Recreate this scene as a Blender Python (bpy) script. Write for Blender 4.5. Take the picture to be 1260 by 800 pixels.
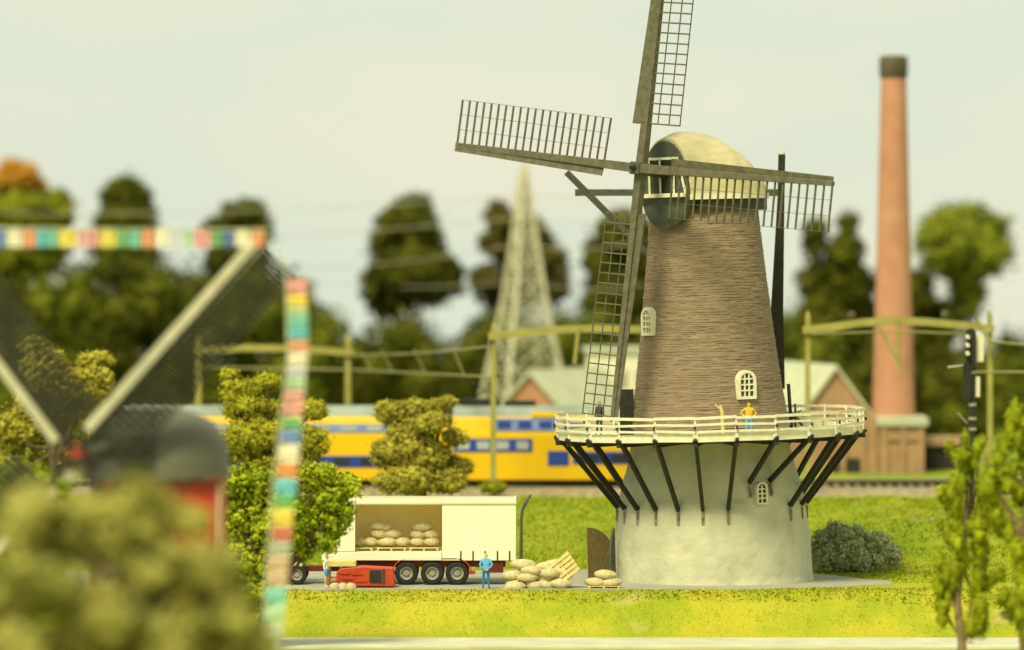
import bpy, bmesh, math, random
import numpy as np
from mathutils import Vector, Matrix, noise
R = math.radians
random.seed(7); rng = np.random.default_rng(7)
for o in list(bpy.data.objects): bpy.data.objects.remove(o)
scene = bpy.context.scene
col = scene.collection

# ------------------------------------------------------------------ camera
HC = 16.72; FPX = 6000.0; HOR = 300.0
cam_d = bpy.data.cameras.new('camera'); cam = bpy.data.objects.new('camera', cam_d); col.objects.link(cam)
cam.location = (0, 0, HC); cam.rotation_euler = (R(90), 0, 0)
cam_d.sensor_width = 36; cam_d.lens = 36*FPX/1260; cam_d.shift_y = -(400-HOR)/1260
cam_d.clip_start = 1; cam_d.clip_end = 9000
cam_d.dof.use_dof = True; cam_d.dof.focus_distance = 239.0; cam_d.dof.aperture_fstop = 0.098
scene.camera = cam
scene.view_settings.view_transform = 'Standard'; scene.view_settings.look = 'None'
scene.view_settings.gamma = 1; scene.view_settings.exposure = 0.0
# ------------------------------------------------------------------ sky and sun
SUN_EL, SUN_AZ = 53, -28          # degrees; azimuth measured from straight behind the camera, negative = left
w = bpy.data.worlds.new('World'); scene.world = w; w.use_nodes = True
nt = w.node_tree; nt.nodes.clear()
def N(t, kind, **k):
    n = t.nodes.new(kind)
    for a, b in k.items(): setattr(n, a, b)
    return n
wo = N(nt, 'ShaderNodeOutputWorld'); bg = N(nt, 'ShaderNodeBackground'); bg.inputs['Strength'].default_value = 0.1
sky = N(nt, 'ShaderNodeTexSky'); sky.sky_type = 'NISHITA'; sky.sun_disc = False
sky.sun_elevation = R(SUN_EL); sky.sun_rotation = R(180-SUN_AZ); sky.dust_density = 3; sky.ozone_density = 0.5
tc = N(nt, 'ShaderNodeTexCoord'); mp = N(nt, 'ShaderNodeMapping'); mp.inputs['Scale'].default_value = (9, 9, 24)
nz = N(nt, 'ShaderNodeTexNoise'); nz.inputs['Scale'].default_value = 1.3; nz.inputs['Detail'].default_value = 5
cr = N(nt, 'ShaderNodeValToRGB'); cr.color_ramp.elements[0].position = .42; cr.color_ramp.elements[1].position = .66
cr.color_ramp.elements[0].color = (7.75, 8.45, 6.7, 1); cr.color_ramp.elements[1].color = (8.9, 8.75, 6.7, 1)
mx = N(nt, 'ShaderNodeMix', data_type='RGBA'); mx.inputs[0].default_value = .93
nt.links.new(tc.outputs['Generated'], mp.inputs['Vector']); nt.links.new(mp.outputs[0], nz.inputs['Vector'])
nt.links.new(nz.outputs[0], cr.inputs[0]); nt.links.new(sky.outputs[0], mx.inputs[6]); nt.links.new(cr.outputs[0], mx.inputs[7])
nt.links.new(mx.outputs[2], bg.inputs['Color']); nt.links.new(bg.outputs[0], wo.inputs[0])
sd = bpy.data.lights.new('sun', 'SUN'); sun = bpy.data.objects.new('sun', sd); col.objects.link(sun)
sd.energy = 4.7; sd.angle = R(17); sd.color = (1, .92, .58)
az = R(SUN_AZ)
sdir = Vector((math.sin(az)*math.cos(R(SUN_EL)), -math.cos(az)*math.cos(R(SUN_EL)), math.sin(R(SUN_EL))))
sun.rotation_euler = sdir.to_track_quat('Z', 'Y').to_euler()

# ------------------------------------------------------------------ materials
def mat(name, c1, c2=None, scale=3, rough=.75, bump=0, bscale=None, metal=0, detail=6, stretch=(1,1,1), c3=None, lo=.35, hi=.65, spec=.3, obj=True, dist=.05):
    m = bpy.data.materials.new(name); m.use_nodes = True; t = m.node_tree
    b = t.nodes['Principled BSDF']; b.inputs['Roughness'].default_value = rough; b.inputs['Metallic'].default_value = metal
    b.inputs['Specular IOR Level'].default_value = spec
    if c2 is None: c2 = tuple(x*.8 for x in c1)
    tcn = N(t, 'ShaderNodeTexCoord'); mpn = N(t, 'ShaderNodeMapping'); mpn.inputs['Scale'].default_value = stretch
    t.links.new(tcn.outputs['Object'], mpn.inputs[0])
    n = N(t, 'ShaderNodeTexNoise'); n.inputs['Scale'].default_value = scale; n.inputs['Detail'].default_value = detail
    t.links.new(mpn.outputs[0], n.inputs['Vector'])
    r = N(t, 'ShaderNodeValToRGB'); r.color_ramp.elements[0].position = lo; r.color_ramp.elements[1].position = hi
    r.color_ramp.elements[0].color = (*c1, 1); r.color_ramp.elements[1].color = (*c2, 1)
    if c3: e = r.color_ramp.elements.new(min(.98, hi+.12)); e.color = (*c3, 1)
    t.links.new(n.outputs[0], r.inputs[0]); t.links.new(r.outputs[0], b.inputs['Base Color'])
    if bump:
        n2 = N(t, 'ShaderNodeTexNoise'); n2.inputs['Scale'].default_value = bscale or scale*4; n2.inputs['Detail'].default_value = 5
        t.links.new(mpn.outputs[0], n2.inputs['Vector'])
        bp = N(t, 'ShaderNodeBump'); bp.inputs['Strength'].default_value = bump; bp.inputs['Distance'].default_value = dist
        t.links.new(n2.outputs[0], bp.inputs['Height']); t.links.new(bp.outputs[0], b.inputs['Normal'])
    return m
M = {}
M['grass'] = mat('grass_turf', (.39,.37,.032), (.26,.31,.020), .28, .95, .8, 6, c3=(.44,.37,.12), lo=.42, hi=.62, spec=.05, dist=.12)
M['blade'] = mat('grass_fibre', (.41,.39,.032), (.28,.32,.020), .28, .9, lo=.4, hi=.66, spec=.1)
M['blade2'] = mat('embankment_fibre', (.34,.37,.012), (.25,.29,.010), .25, .9, lo=.4, hi=.62, spec=.1, c3=(.36,.33,.03))
M['road'] = mat('asphalt', (.34,.35,.27), (.27,.28,.21), .8, .9, .3, 12, spec=.2)
M['pale'] = mat('pale_concrete', (.52,.52,.40), (.42,.42,.31), .5, .9, .3, 8)
M['ballast'] = mat('ballast', (.36,.30,.17), (.20,.16,.09), 2.2, .95, 1, 4, dist=.2)
M['plaster'] = mat('grey_plaster', (.54,.53,.38), (.43,.43,.30), .8, .85, 1.0, 2.2, detail=10, c3=(.25,.235,.15), lo=.40, hi=.66, dist=.06)
M['rust'] = mat('rust_stain', (.30,.27,.17), (.12,.10,.07), 5, .8)
M['brick'] = mat('brown_brick', (.26,.195,.13), (.20,.147,.096), 1.4, .85, .4, 9, stretch=(1,1,5), c3=(.28,.22,.125), dist=.03)
M['thatch'] = mat('cap_roofing', (.58,.52,.31), (.49,.43,.25), 1.5, .8, .35, 12, stretch=(1,1,3), dist=.03)
M['darkwood'] = mat('dark_timber', (.035,.034,.02), (.022,.022,.014), 4, .6, .2, 20)
M['sailwood'] = mat('grey_brown_timber', (.13,.12,.075), (.085,.08,.05), 3, .6, .2, 20)
M['gable'] = mat('grey_green_boards', (.085,.095,.07), (.06,.068,.05), 3, .55, .2, 10)
M['white'] = mat('off_white_paint', (.74,.71,.52), (.62,.60,.42), 3, .55, .2, 12)
M['cream'] = mat('cream_trailer', (.82,.78,.58), (.78,.74,.54), 1, .35, spec=.4)
M['tan'] = mat('tan_interior', (.92,.76,.38), (.86,.70,.34), 1.5, .7)
M['red'] = mat('red_paint', (.50,.05,.015), (.38,.035,.012), 2, .4, spec=.5)
M['dred'] = mat('dark_red_paint', (.16,.022,.012), (.11,.016,.01), 2, .5)
M['tyre'] = mat('rubber', (.02,.02,.018), (.014,.014,.012), 5, .7)
M['rim'] = mat('grey_rim', (.42,.41,.33), (.30,.29,.23), 5, .4, metal=.3)
M['sack'] = mat('sackcloth', (.62,.54,.31), (.46,.38,.20), 4, .9, .5, 18)
M['pallet'] = mat('pale_wood', (.66,.54,.22), (.52,.42,.16), 4, .8, .2, 14)
M['door'] = mat('brown_door', (.14,.10,.035), (.09,.065,.022), 3, .6, .3, 12, stretch=(6,6,1))
M['glass'] = mat('dark_glass', (.02,.025,.03), (.03,.035,.04), 2, .12, spec=.6)
M['blue'] = mat('blue_cloth', (.015,.20,.55), (.01,.14,.42), 5, .7)
M['lblue'] = mat('light_blue_cloth', (.12,.42,.72), (.08,.34,.62), 5, .7)
M['ycloth'] = mat('yellow_cloth', (.75,.48,.02), (.62,.38,.02), 5, .7)
M['skin'] = mat('skin', (.65,.40,.22), (.55,.32,.17), 5, .6)
M['hair'] = mat('fair_hair', (.70,.50,.04), (.6,.42,.03), 8, .8)
M['orange'] = mat('orange_cap', (.75,.22,.04), (.6,.17,.03), 5, .7)
M['wcloth'] = mat('white_cloth', (.75,.72,.6), (.6,.58,.48), 5, .8)
M['gcloth'] = mat('dark_grey_cloth', (.06,.055,.045), (.04,.04,.03), 5, .8)
M['tyellow'] = mat('train_yellow', (.78,.50,.004), (.74,.46,.004), .6, .35, spec=.5)
M['tblue'] = mat('train_blue', (.025,.06,.36), (.02,.05,.28), .6, .3, spec=.5)
M['tlblue'] = mat('train_pale_blue', (.22,.30,.62), (.16,.22,.5), .6, .3, spec=.5)
M['troof'] = mat('train_roof', (.28,.33,.29), (.20,.24,.21), .6, .5)
M['under'] = mat('underframe', (.03,.028,.02), (.02,.02,.015), 2, .8)
M['portal'] = mat('olive_yellow_mast', (.36,.33,.09), (.27,.25,.06), 1, .6)
M['wire'] = mat('wire', (.30,.29,.12), (.24,.23,.1), 1, .6)
M['pylon'] = mat('pylon_steel', (.52,.50,.36), (.44,.42,.30), 1, .6)
M['cable'] = mat('cable', (.5,.46,.33), (.44,.4,.28), 1, .6)
M['cbrick'] = mat('orange_brick', (.50,.25,.15), (.42,.205,.12), .8, .85, .3, 6)
M['dbrick'] = mat('dull_brick', (.40,.25,.13), (.31,.19,.10), .8, .85, .3, 6)
M['capb'] = mat('sooty_brick', (.12,.10,.06), (.08,.065,.04), 1, .9)
M['croof'] = mat('pale_roof', (.50,.52,.36), (.42,.44,.30), .7, .7)
M['bark'] = mat('bark', (.12,.085,.045), (.07,.05,.028), 3, .9, .5, 12)
M['pbark'] = mat('pale_bark', (.30,.21,.12), (.17,.12,.07), 3, .9, .5, 12)
M['lampm'] = mat('lamp_metal', (.10,.10,.075), (.07,.07,.05), 3, .5)
M['roofend'] = mat('smooth_grey_roof', (.12,.12,.085), (.10,.10,.07), .5, .45)
M['gboard'] = mat('weathered_pale_board', (.60,.58,.44), (.50,.48,.36), 1.5, .7)
M['stripe'] = mat('striped_roof', (.085,.085,.06), (.06,.062,.045), 3, .5, .2, 10)
def foli(name, a, b, c=None, s=1.2):
    return mat(name, a, b, s, .85, c3=c, lo=.38, hi=.6, spec=.15, detail=3)
M['f_dark'] = foli('dark_leaves', (.045,.052,.003), (.105,.11,.006), s=.35)
M['f_mid'] = foli('mid_leaves', (.14,.165,.006), (.24,.25,.012), s=.35)
M['f_wood'] = foli('wood_leaves', (.07,.088,.004), (.13,.14,.007), s=.35)
M['f_lime'] = foli('lime_leaves', (.14,.17,.012), (.24,.26,.02), s=.4)
M['f_brown'] = foli('brown_green_leaves', (.075,.068,.012), (.12,.10,.02), s=.35)
M['f_orange'] = foli('orange_leaves', (.45,.20,.02), (.55,.28,.03), s=.35)
M['f_foam'] = foli('olive_foam', (.27,.235,.028), (.42,.38,.05), (.58,.54,.09))
M['f_foam2'] = foli('green_foam', (.24,.235,.014), (.40,.38,.028), (.56,.53,.05))
M['f_hedge'] = foli('bright_hedge', (.19,.25,.010), (.33,.38,.016), (.46,.48,.03))
M['f_grey'] = foli('grey_green_leaves', (.34,.37,.18), (.44,.47,.24))
M['f_fore'] = foli('foreground_leaves', (.11,.12,.015), (.46,.43,.11), s=.55)
M['f_moss'] = foli('moss_leaves', (.16,.20,.006), (.32,.36,.012), s=.9)

def translucent(m, f):
    t = m.node_tree; b = t.nodes['Principled BSDF']; o = t.nodes['Material Output']; tr_ = N(t,'ShaderNodeBsdfTranslucent'); x = N(t,'ShaderNodeMixShader'); x.inputs[0].default_value = f
    t.links.new(b.inputs['Base Color'].links[0].from_socket, tr_.inputs[0]); t.links.new(b.outputs[0], x.inputs[1]); t.links.new(tr_.outputs[0], x.inputs[2]); t.links.new(x.outputs[0], o.inputs[0])
M['tarp'] = mat('cream_tarpaulin', (.82,.78,.58), (.78,.74,.54), 1, .4, spec=.4); translucent(M['tarp'], .45)
# ------------------------------------------------------------------ helpers
def W(px, py, D):
    return Vector(((px-630)/FPX*D, D, HC-(py-HOR)/FPX*D))
def S(D): return FPX/D
class MB:
    def __init__(s): s.v = []; s.f = []; s.mi = []
    def add(s, vs, fs, mi=0):
        k = len(s.v); s.v += [tuple(v) for v in vs]; s.f += [tuple(i+k for i in f) for f in fs]; s.mi += [mi]*len(fs); return s
    def box(s, c, d, rot=None, mi=0):
        vs = [Vector((x*d[0]/2, y*d[1]/2, z*d[2]/2)) for x in (-1,1) for y in (-1,1) for z in (-1,1)]
        if rot is not None: vs = [rot @ v for v in vs]
        c = Vector(c); vs = [v+c for v in vs]
        return s.add(vs, [(0,1,3,2),(4,6,7,5),(0,4,5,1),(2,3,7,6),(0,2,6,4),(1,5,7,3)], mi)
    def beam(s, a, b, w, h=None, up=(0,0,1), w2=None, h2=None, mi=0):
        a = Vector(a); b = Vector(b); h = h or w; w2 = w2 or w; h2 = h2 or h
        d = (b-a).normalized(); u = Vector(up)
        if abs(d.dot(u)) > .98: u = Vector((0,1,0))
        sx = d.cross(u).normalized(); sz = sx.cross(d).normalized()
        vs = []
        for p, ww, hh in ((a,w,h),(b,w2,h2)):
            for i, j in ((-1,-1),(1,-1),(1,1),(-1,1)): vs.append(p+sx*i*ww/2+sz*j*hh/2)
        return s.add(vs, [(3,2,1,0),(4,5,6,7),(0,1,5,4),(1,2,6,5),(2,3,7,6),(3,0,4,7)], mi)
    def tube(s, pts, r, n=8, mi=0):
        pts = [Vector(p) for p in pts]; rs = r if isinstance(r, (list,tuple)) else [r]*len(pts)
        vs = []; fs = []
        for i, p in enumerate(pts):
            d = (pts[min(i+1,len(pts)-1)]-pts[max(i-1,0)]).normalized()
            u = Vector((0,0,1)) if abs(d.z) < .9 else Vector((0,1,0))
            sx = d.cross(u).normalized(); sz = sx.cross(d)
            for k in range(n):
                a = 2*math.pi*k/n; vs.append(p+(sx*math.cos(a)+sz*math.sin(a))*rs[i])
        for i in range(len(pts)-1):
            for k in range(n):
                a, b = i*n+k, i*n+(k+1)%n; fs.append((a,b,b+n,a+n))
        fs.append(tuple(range(n))[::-1]); fs.append(tuple(range((len(pts)-1)*n, len(pts)*n)))
        return s.add(vs, fs, mi)
    def lathe(s, prof, n=32, c=(0,0,0), cap=True, mi=0, a0=0, a1=2*math.pi):
        vs = []; fs = []; full = abs(a1-a0-2*math.pi) < 1e-4; m = n if full else n+1
        for r, z in prof:
            for k in range(m):
                a = a0+(a1-a0)*k/n; vs.append((c[0]+r*math.sin(a), c[1]-r*math.cos(a), c[2]+z))
        for i in range(len(prof)-1):
            for k in range(n):
                a, b = i*m+k, i*m+(k+1)%m; fs.append((a,b,b+m,a+m))
        if cap:
            fs.append(tuple(range(m))[::-1]); fs.append(tuple(range((len(prof)-1)*m, len(prof)*m)))
        return s.add(vs, fs, mi)
    def prism(s, poly, a, b, frame=None, mi=0):
        """poly: 2-D outline (x,z), extruded in y from a to b"""
        n = len(poly); vs = [Vector((x,a,z)) for x,z in poly]+[Vector((x,b,z)) for x,z in poly]
        if frame is not None: vs = [frame @ v for v in vs]
        fs = [tuple(range(n)), tuple(range(2*n-1, n-1, -1))]+[(i, i+n, (i+1)%n+n, (i+1)%n) for i in range(n)]
        return s.add(vs, fs, mi)
    def mesh(s, name, off=(0,0,0), smooth=False):
        me = bpy.data.meshes.new(name); o = Vector(off)
        me.from_pydata([tuple(Vector(v)-o) for v in s.v], [], s.f); me.update()
        me.polygons.foreach_set('material_index', s.mi)
        bm = bmesh.new(); bm.from_mesh(me); bmesh.ops.recalc_face_normals(bm, faces=bm.faces); bm.to_mesh(me); bm.free()
        if smooth:
            me.polygons.foreach_set('use_smooth', [True]*len(me.polygons))
            try: me.set_sharp_from_angle(angle=R(40))
            except Exception: pass
        return me
OFF = {}
def thing(name, label, cat, loc=(0,0,0), group=None, rot=None):
    o = bpy.data.objects.new(name, None); col.objects.link(o); o.location = loc; o.empty_display_size = .3
    if rot: o.rotation_euler = rot
    o['label'] = label; o['category'] = cat
    if group: o['group'] = group
    OFF[o.name] = Vector(loc) if not rot else Vector((0,0,0))
    return o
def link(name, me, parent=None, mats=None, label=None, kind=None, mtx=None):
    if mats is not None and not me.materials:
        for m in (mats if isinstance(mats, (list,tuple)) else [mats]): me.materials.append(m)
    o = bpy.data.objects.new(name, me); col.objects.link(o)
    if parent is not None:
        o.parent = parent; OFF[o.name] = OFF.get(parent.name, Vector((0,0,0)))
    if mtx is not None: o.matrix_local = mtx
    if label: o['label'] = label
    if kind: o['kind'] = kind
    return o
def bevel(o, w=.03, seg=2):
    b = o.modifiers.new('bevel', 'BEVEL'); b.width = w; b.segments = seg; b.limit_method = 'ANGLE'; b.angle_limit = R(40)
    return o
def part(name, mb, m, parent, smooth=False, label=None, kind=None, bev=0):
    """mb in world coordinates of the thing's root offset"""
    o = link(name, mb.mesh(name, OFF[parent.name], smooth), parent, m, label, kind)
    if bev: bevel(o, bev)
    return o
def single(name, mb, m, label, cat, group=None, smooth=False, loc=None, bev=0):
    loc = Vector(loc) if loc is not None else Vector(mb.v[0])
    o = link(name, mb.mesh(name, loc, smooth), None, m); o.location = loc
    o['label'] = label; o['category'] = cat
    if group: o['group'] = group
    if bev: bevel(o, bev)
    return o
def struct(name, me, m, loc=(0,0,0), kind='structure'):
    o = link(name, me, None, m); o.location = loc; o['kind'] = kind; return o
def np_mesh(name, V, F):
    me = bpy.data.meshes.new(name); V = np.asarray(V, np.float32); F = np.asarray(F, np.int32)
    me.vertices.add(len(V)); me.vertices.foreach_set('co', V.ravel())
    k = F.shape[1]; me.loops.add(F.size); me.loops.foreach_set('vertex_index', F.ravel())
    me.polygons.add(len(F)); me.polygons.foreach_set('loop_start', np.arange(0, F.size, k, dtype=np.int32))
    me.polygons.foreach_set('loop_total', np.full(len(F), k, np.int32)); me.update(calc_edges=True); me.validate()
    return me
_b = bmesh.new(); bmesh.ops.create_icosphere(_b, subdivisions=2, radius=1)
ICO_V = np.array([v.co[:] for v in _b.verts]); ICO_F = np.array([[v.index for v in f.verts] for f in _b.faces]); _b.free()
def leaves(clumps, leaf, dens, core=.58, flat=.5):
    """clumps: list of (x,y,z,rx,ry,rz). Small triangles spread over lumpy shells around a rough core."""
    Vs = []; Fs = []; k = 0
    for (x,y,z,rx,ry,rz) in clumps:
        c = np.array([x,y,z]); r = np.array([rx,ry,rz])
        cv = ICO_V*(core*(1+rng.uniform(-.16,.16,(len(ICO_V),1))))*r+c
        Vs.append(cv); Fs.append(ICO_F+k); k += len(cv)
        n = max(12, int(dens*4*math.pi*((rx*ry+ry*rz+rx*rz)/3)))
        d = rng.normal(size=(n,3)); d /= np.linalg.norm(d, axis=1, keepdims=True)
        rad = 1+rng.normal(-.03,.19,(n,1))+.10*np.sin(d[:,:1]*7+x*3)*np.sin(d[:,1:2]*6+z*5)
        p = c+d*r*rad
        a = rng.normal(size=(n,3)); a -= d*(a*d).sum(1, keepdims=True)*flat; a /= np.linalg.norm(a, axis=1, keepdims=True)
        b = np.cross(d, a)+rng.normal(0,.35,(n,3)); s = leaf*rng.uniform(.6,1.4,(n,1))
        T = np.stack([p-a*s*.5-b*s*.3, p+a*s*.5-b*s*.3, p+b*s*.7], 1).reshape(-1,3)
        Vs.append(T); Fs.append(np.arange(3*n).reshape(-1,3)+k); k += 3*n
    return np.concatenate(Vs), np.concatenate(Fs)
def foliage_obj(name, clumps, leaf, dens, m, parent=None, core=.58, kind=None):
    V, F = leaves(clumps, leaf, dens, core)
    off = np.array(OFF[parent.name]) if parent is not None else 0
    return link(name, np_mesh(name, V-off, F), parent, m, kind=kind)

# ------------------------------------------------------------------ terrain
def sm(a, b, x):
    t = min(1, max(0, (x-a)/(b-a))); return t*t*(3-2*t)
def ground_z(x, y):
    foot = 251-9*sm(15.5, 20.5, x)+.5*math.sin(x*.4)
    crest = 234.9+.9*sm(17,24,x)+.15*math.sin(x*.7)+.1*math.sin(x*1.9)
    z = -2.1*(1-sm(231.6, crest+.8, y))
    z += 2.35*sm(foot-3, 276+1*math.sin(x*.15), y)**.9
    far = max(0, y-470); z -= far*.09
    amp = sm(foot-1, foot+6, y)*(1-sm(272,277,y))
    z += amp*(.35*noise.noise(Vector((x*.22, y*.18, 0)))+.12*noise.noise(Vector((x*.9, y*.8, 3))))
    a2 = sm(232.2, 233.5, y)*(1-sm(234.6,235.6,y)); z += a2*(.10*noise.noise(Vector((x*.9,y*1.2,7)))+.05*noise.noise(Vector((x*3,y*3,7))))
    if y > 255 and x > 18: z += .5*sm(18,24,x)*sm(246,258,y)*(1-sm(262,276,y))
    return z
xs = sorted(set([-1500,-700,-350,-180,-110,-80]+[round(-60+i*.5,2) for i in range(0,241)]+[80,110,180,350,700,1500]))
ys = [20,60,100,140,170,190,205,215,222,226,229]+[231+i*.25 for i in range(0,26)]+[238+i*1.0 for i in range(0,12)]+[250+i*.6 for i in range(0,48)]+[280+i*4 for i in range(0,10)]+[330,360,400,440,470,500,600,900,1600,3500]
V = [(x,y,ground_z(x,y)) for y in ys for x in xs]; nx = len(xs)
F = [(j*nx+i, j*nx+i+1, (j+1)*nx+i+1, (j+1)*nx+i) for j in range(len(ys)-1) for i in range(nx-1)]
me = np_mesh('ground', V, F); me.polygons.foreach_set('use_smooth', [True]*len(me.polygons))
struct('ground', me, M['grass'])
# road under the trailer and round the mill foot
mb = MB(); left = []; right = []
for i in range(120):
    x = -70+i*.745
    e = sm(11, 19.2, x)
    y0 = 235.55+.12*math.sin(x*.9)+.9*sm(8,18,x)+2.5*e*e; y1 = 250.2-.5*math.sin(x*.5)-8.6*e*e
    left.append((x,y0,.03)); right.append((x,y1,.03))
vs = left+right; n = len(left)
mb.add(vs, [(i,i+1,n+i+1,n+i) for i in range(n-1)])
mb.add([(x,y,-.3) for x,y,z in left]+left, [(i,i+1,n+i+1,n+i) for i in range(n-1)])
struct('road', mb.mesh('road'), M['road'])
mb = MB(); mb.box((0,229.3,-2.09), (320,5.6,.14))
struct('path', mb.mesh('path'), M['pale'])
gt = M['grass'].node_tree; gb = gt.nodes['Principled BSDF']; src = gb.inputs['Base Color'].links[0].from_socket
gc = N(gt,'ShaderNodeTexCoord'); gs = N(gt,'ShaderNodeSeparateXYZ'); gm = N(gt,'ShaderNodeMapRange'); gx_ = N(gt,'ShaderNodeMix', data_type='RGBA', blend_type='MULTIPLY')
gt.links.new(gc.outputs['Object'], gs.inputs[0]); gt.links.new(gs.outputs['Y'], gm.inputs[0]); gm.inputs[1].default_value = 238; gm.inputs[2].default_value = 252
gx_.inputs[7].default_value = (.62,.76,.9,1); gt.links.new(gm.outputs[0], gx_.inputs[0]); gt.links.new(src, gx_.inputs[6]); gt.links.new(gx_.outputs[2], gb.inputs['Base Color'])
# grass fibres
def fibres(name, n, xr, yr, size, m, keep=None):
    X = rng.uniform(*xr, n); Y = rng.uniform(*yr, n)
    P = [(x,y,ground_z(x,y)) for x,y in zip(X,Y) if keep is None or keep(x,y)]
    P = np.array(P); n = len(P)
    a = rng.uniform(0,2*math.pi,n); s = size*rng.uniform(.5,1.5,n); u = np.stack([np.cos(a),np.sin(a),np.zeros(n)],1)*s[:,None]*.35
    tip = np.stack([rng.normal(0,.5,n)*s, rng.normal(-.15,.5,n)*s, s*rng.uniform(.4,1,n)],1)
    P[:,2] -= .02
    T = np.stack([P-u,P+u,P+tip],1).reshape(-1,3)
    return struct(name, np_mesh(name, T, np.arange(3*n).reshape(-1,3)), m, kind='stuff')
def off_road(x,y):
    e = sm(11,19.2,x); return y < 235.5+.9*sm(8,18,x)+2.5*e*e+.1 or y > 250-8.6*e*e or x > 18.6
fibres('edge_grass', 9000, (-13,26), (234.4,236.6), .13, M['blade'], lambda x,y: off_road(x,y+.12))
fibres('front_grass', 60000, (-13,26), (232.1,237), .055, M['blade'], off_road)
fibres('embankment_grass', 110000, (-12,32), (240,276), .12, M['blade2'], lambda x,y: off_road(x,y) and ((x-10)**2+(y-243)**2) > 30)

# ------------------------------------------------------------------ railway bed
mb = MB()
mb.add([(-200,276.4,2.2),(200,276.4,2.2),(200,278.5,2.62),(-200,278.5,2.62),(200,293,2.62),(-200,293,2.62),(200,295,2.0),(-200,295,2.0)],
       [(0,1,2,3),(3,2,4,5),(5,4,6,7)])
struct('track_bed', mb.mesh('track_bed'), M['ballast'])
tr = thing('railway_track', 'long straight railway track with dark rails on the ballast in front of the brick works', 'railway track', (0,284,2.6), 'railway tracks')
for yy in (283.3,284.75):
    part('rail', MB().box((0,yy,2.86),(400,.09,.17)), M['capb'], tr)
# sleepers: 300 of one part
slm = MB().box((0,0,0),(.28,2.5,.14)).mesh('sleeper'); slm.materials.append(M['under'])
for i in range(120):
    o = link('sleeper', slm, tr); o.location = (-36+i*.62, .02, .1)

# ------------------------------------------------------------------ the big windmill
MD = 243.0; MS = S(MD)
mill = thing('windmill', 'tall brown brick windmill with four lattice sails, white railed gallery and grey plastered base', 'windmill', ((878-630)/MS, MD, 0), rot=(0, R(-1.5), 0))
def mz(y, D=MD): return HC-(y-HOR)/S(D)
# plastered base
prof = [(5.02,-.25),(4.98,0),(4.95,.15),(4.90,1.2),(4.84,2.4),(4.70,3.6),(4.50,4.6),(4.24,5.5),(4.02,6.3),(3.92,7.0),(3.90,7.6)]
mb = MB(); pr = []
for i in range(len(prof)-1):
    for k in range(4):
        t = k/4; pr.append((prof[i][0]*(1-t)+prof[i+1][0]*t, prof[i][1]*(1-t)+prof[i+1][1]*t))
pr.append(prof[-1]); mb.lathe(pr, 128)
for i, (x,y,z) in enumerate(mb.v):
    n = .035*noise.noise(Vector((x*.8,y*.8,z*.8)))+.02*noise.noise(Vector((x*2.5,y*2.5,z*4))); r = math.hypot(x,y)
    mb.v[i] = (x*(1+n/r*1.0), y*(1+n/r*1.0), z)
part('plastered_base', mb, M['plaster'], mill, smooth=True)
# brick shaft: every course its own uneven ring
def shaft_r(z):
    t = (z-7.6)/(18.5-7.6); return 4.05+(2.69-4.05)*(t**.75)
mb = MB(); z = 7.6; prev = None; vs = []; NS = 160; rows = 0
while z < 18.45:
    h = random.uniform(.085,.16); ph = random.uniform(0,99)
    ring = [(.0, -.02), (.012, 0), (h*.72, 0), (h*.80, -.02)]
    for dz, dr in ring:
        for k in range(NS):
            a = 2*math.pi*k/NS
            wob = .05*noise.noise(Vector((math.cos(a)*2.2, math.sin(a)*2.2, z*.35)))
            j = .035*noise.noise(Vector((math.cos(a)*4+ph, math.sin(a)*4, ph)))+.03*noise.noise(Vector((k*.45, ph, 0)))
            zz = z+dz+wob
            r = shaft_r(z+dz)+(dr+j if dr == 0 else dr*(.6+.4*math.sin(k*.21+ph)))
            vs.append((r*math.sin(a), -r*math.cos(a), zz))
        rows += 1
    z += h
fs = [(i*NS+k, i*NS+(k+1)%NS, (i+1)*NS+(k+1)%NS, (i+1)*NS+k) for i in range(rows-1) for k in range(NS)]
mb.add(vs, fs)
part('brick_shaft', mb, M['brick'], mill, smooth=True)
# gallery
NB = 24; ang = [R(-7.5+15*k) for k in range(NB)]
RG = 7.45
def pol(r, a, z): return Vector((r*math.sin(a), -r*math.cos(a), z))
gal = part('gallery', MB().lathe([(3.7,7.06),(RG,7.06),(RG,7.2),(3.7,7.2)], 24, cap=False, a0=R(-7.5), a1=R(352.5)), M['darkwood'], mill)
for k in range(NB):
    a0, a1 = ang[k], ang[(k+1)%NB]; am = a0+R(7.5)
    # deck planks (3 per bay), radial
    for q in range(3):
        b0 = a0+R(5)*q+R(.15); b1 = b0+R(4.7)
        mb = MB(); j = random.uniform(0,.02)
        mb.add([pol(3.8,b0,7.203),pol(7.5,b0,7.203),pol(7.5,b1,7.203),pol(3.8,b1,7.203)]+[pol(3.8,b0,7.25+j),pol(7.5,b0,7.25+j),pol(7.5,b1,7.25+j),pol(3.8,b1,7.25+j)],
               [(3,2,1,0),(4,5,6,7),(0,1,5,4),(1,2,6,5),(2,3,7,6),(3,0,4,7)])
        part('deck_plank', mb, M['white'], gal)
    g = random.uniform(.04,.16)
    p0, p1 = pol(7.58,a0,7.36), pol(7.58,a1,7.36); d = (p1-p0).normalized()
    part('fascia_board', MB().beam(p0+d*.12+Vector((0,0,random.uniform(-.02,.02))), p1-d*g, .07, .40), M['white'], gal)
rail = part('railing', MB().beam(pol(7.63,ang[0],7.30), pol(7.63,ang[0],8.36), .1, .12), M['white'], mill)
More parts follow.
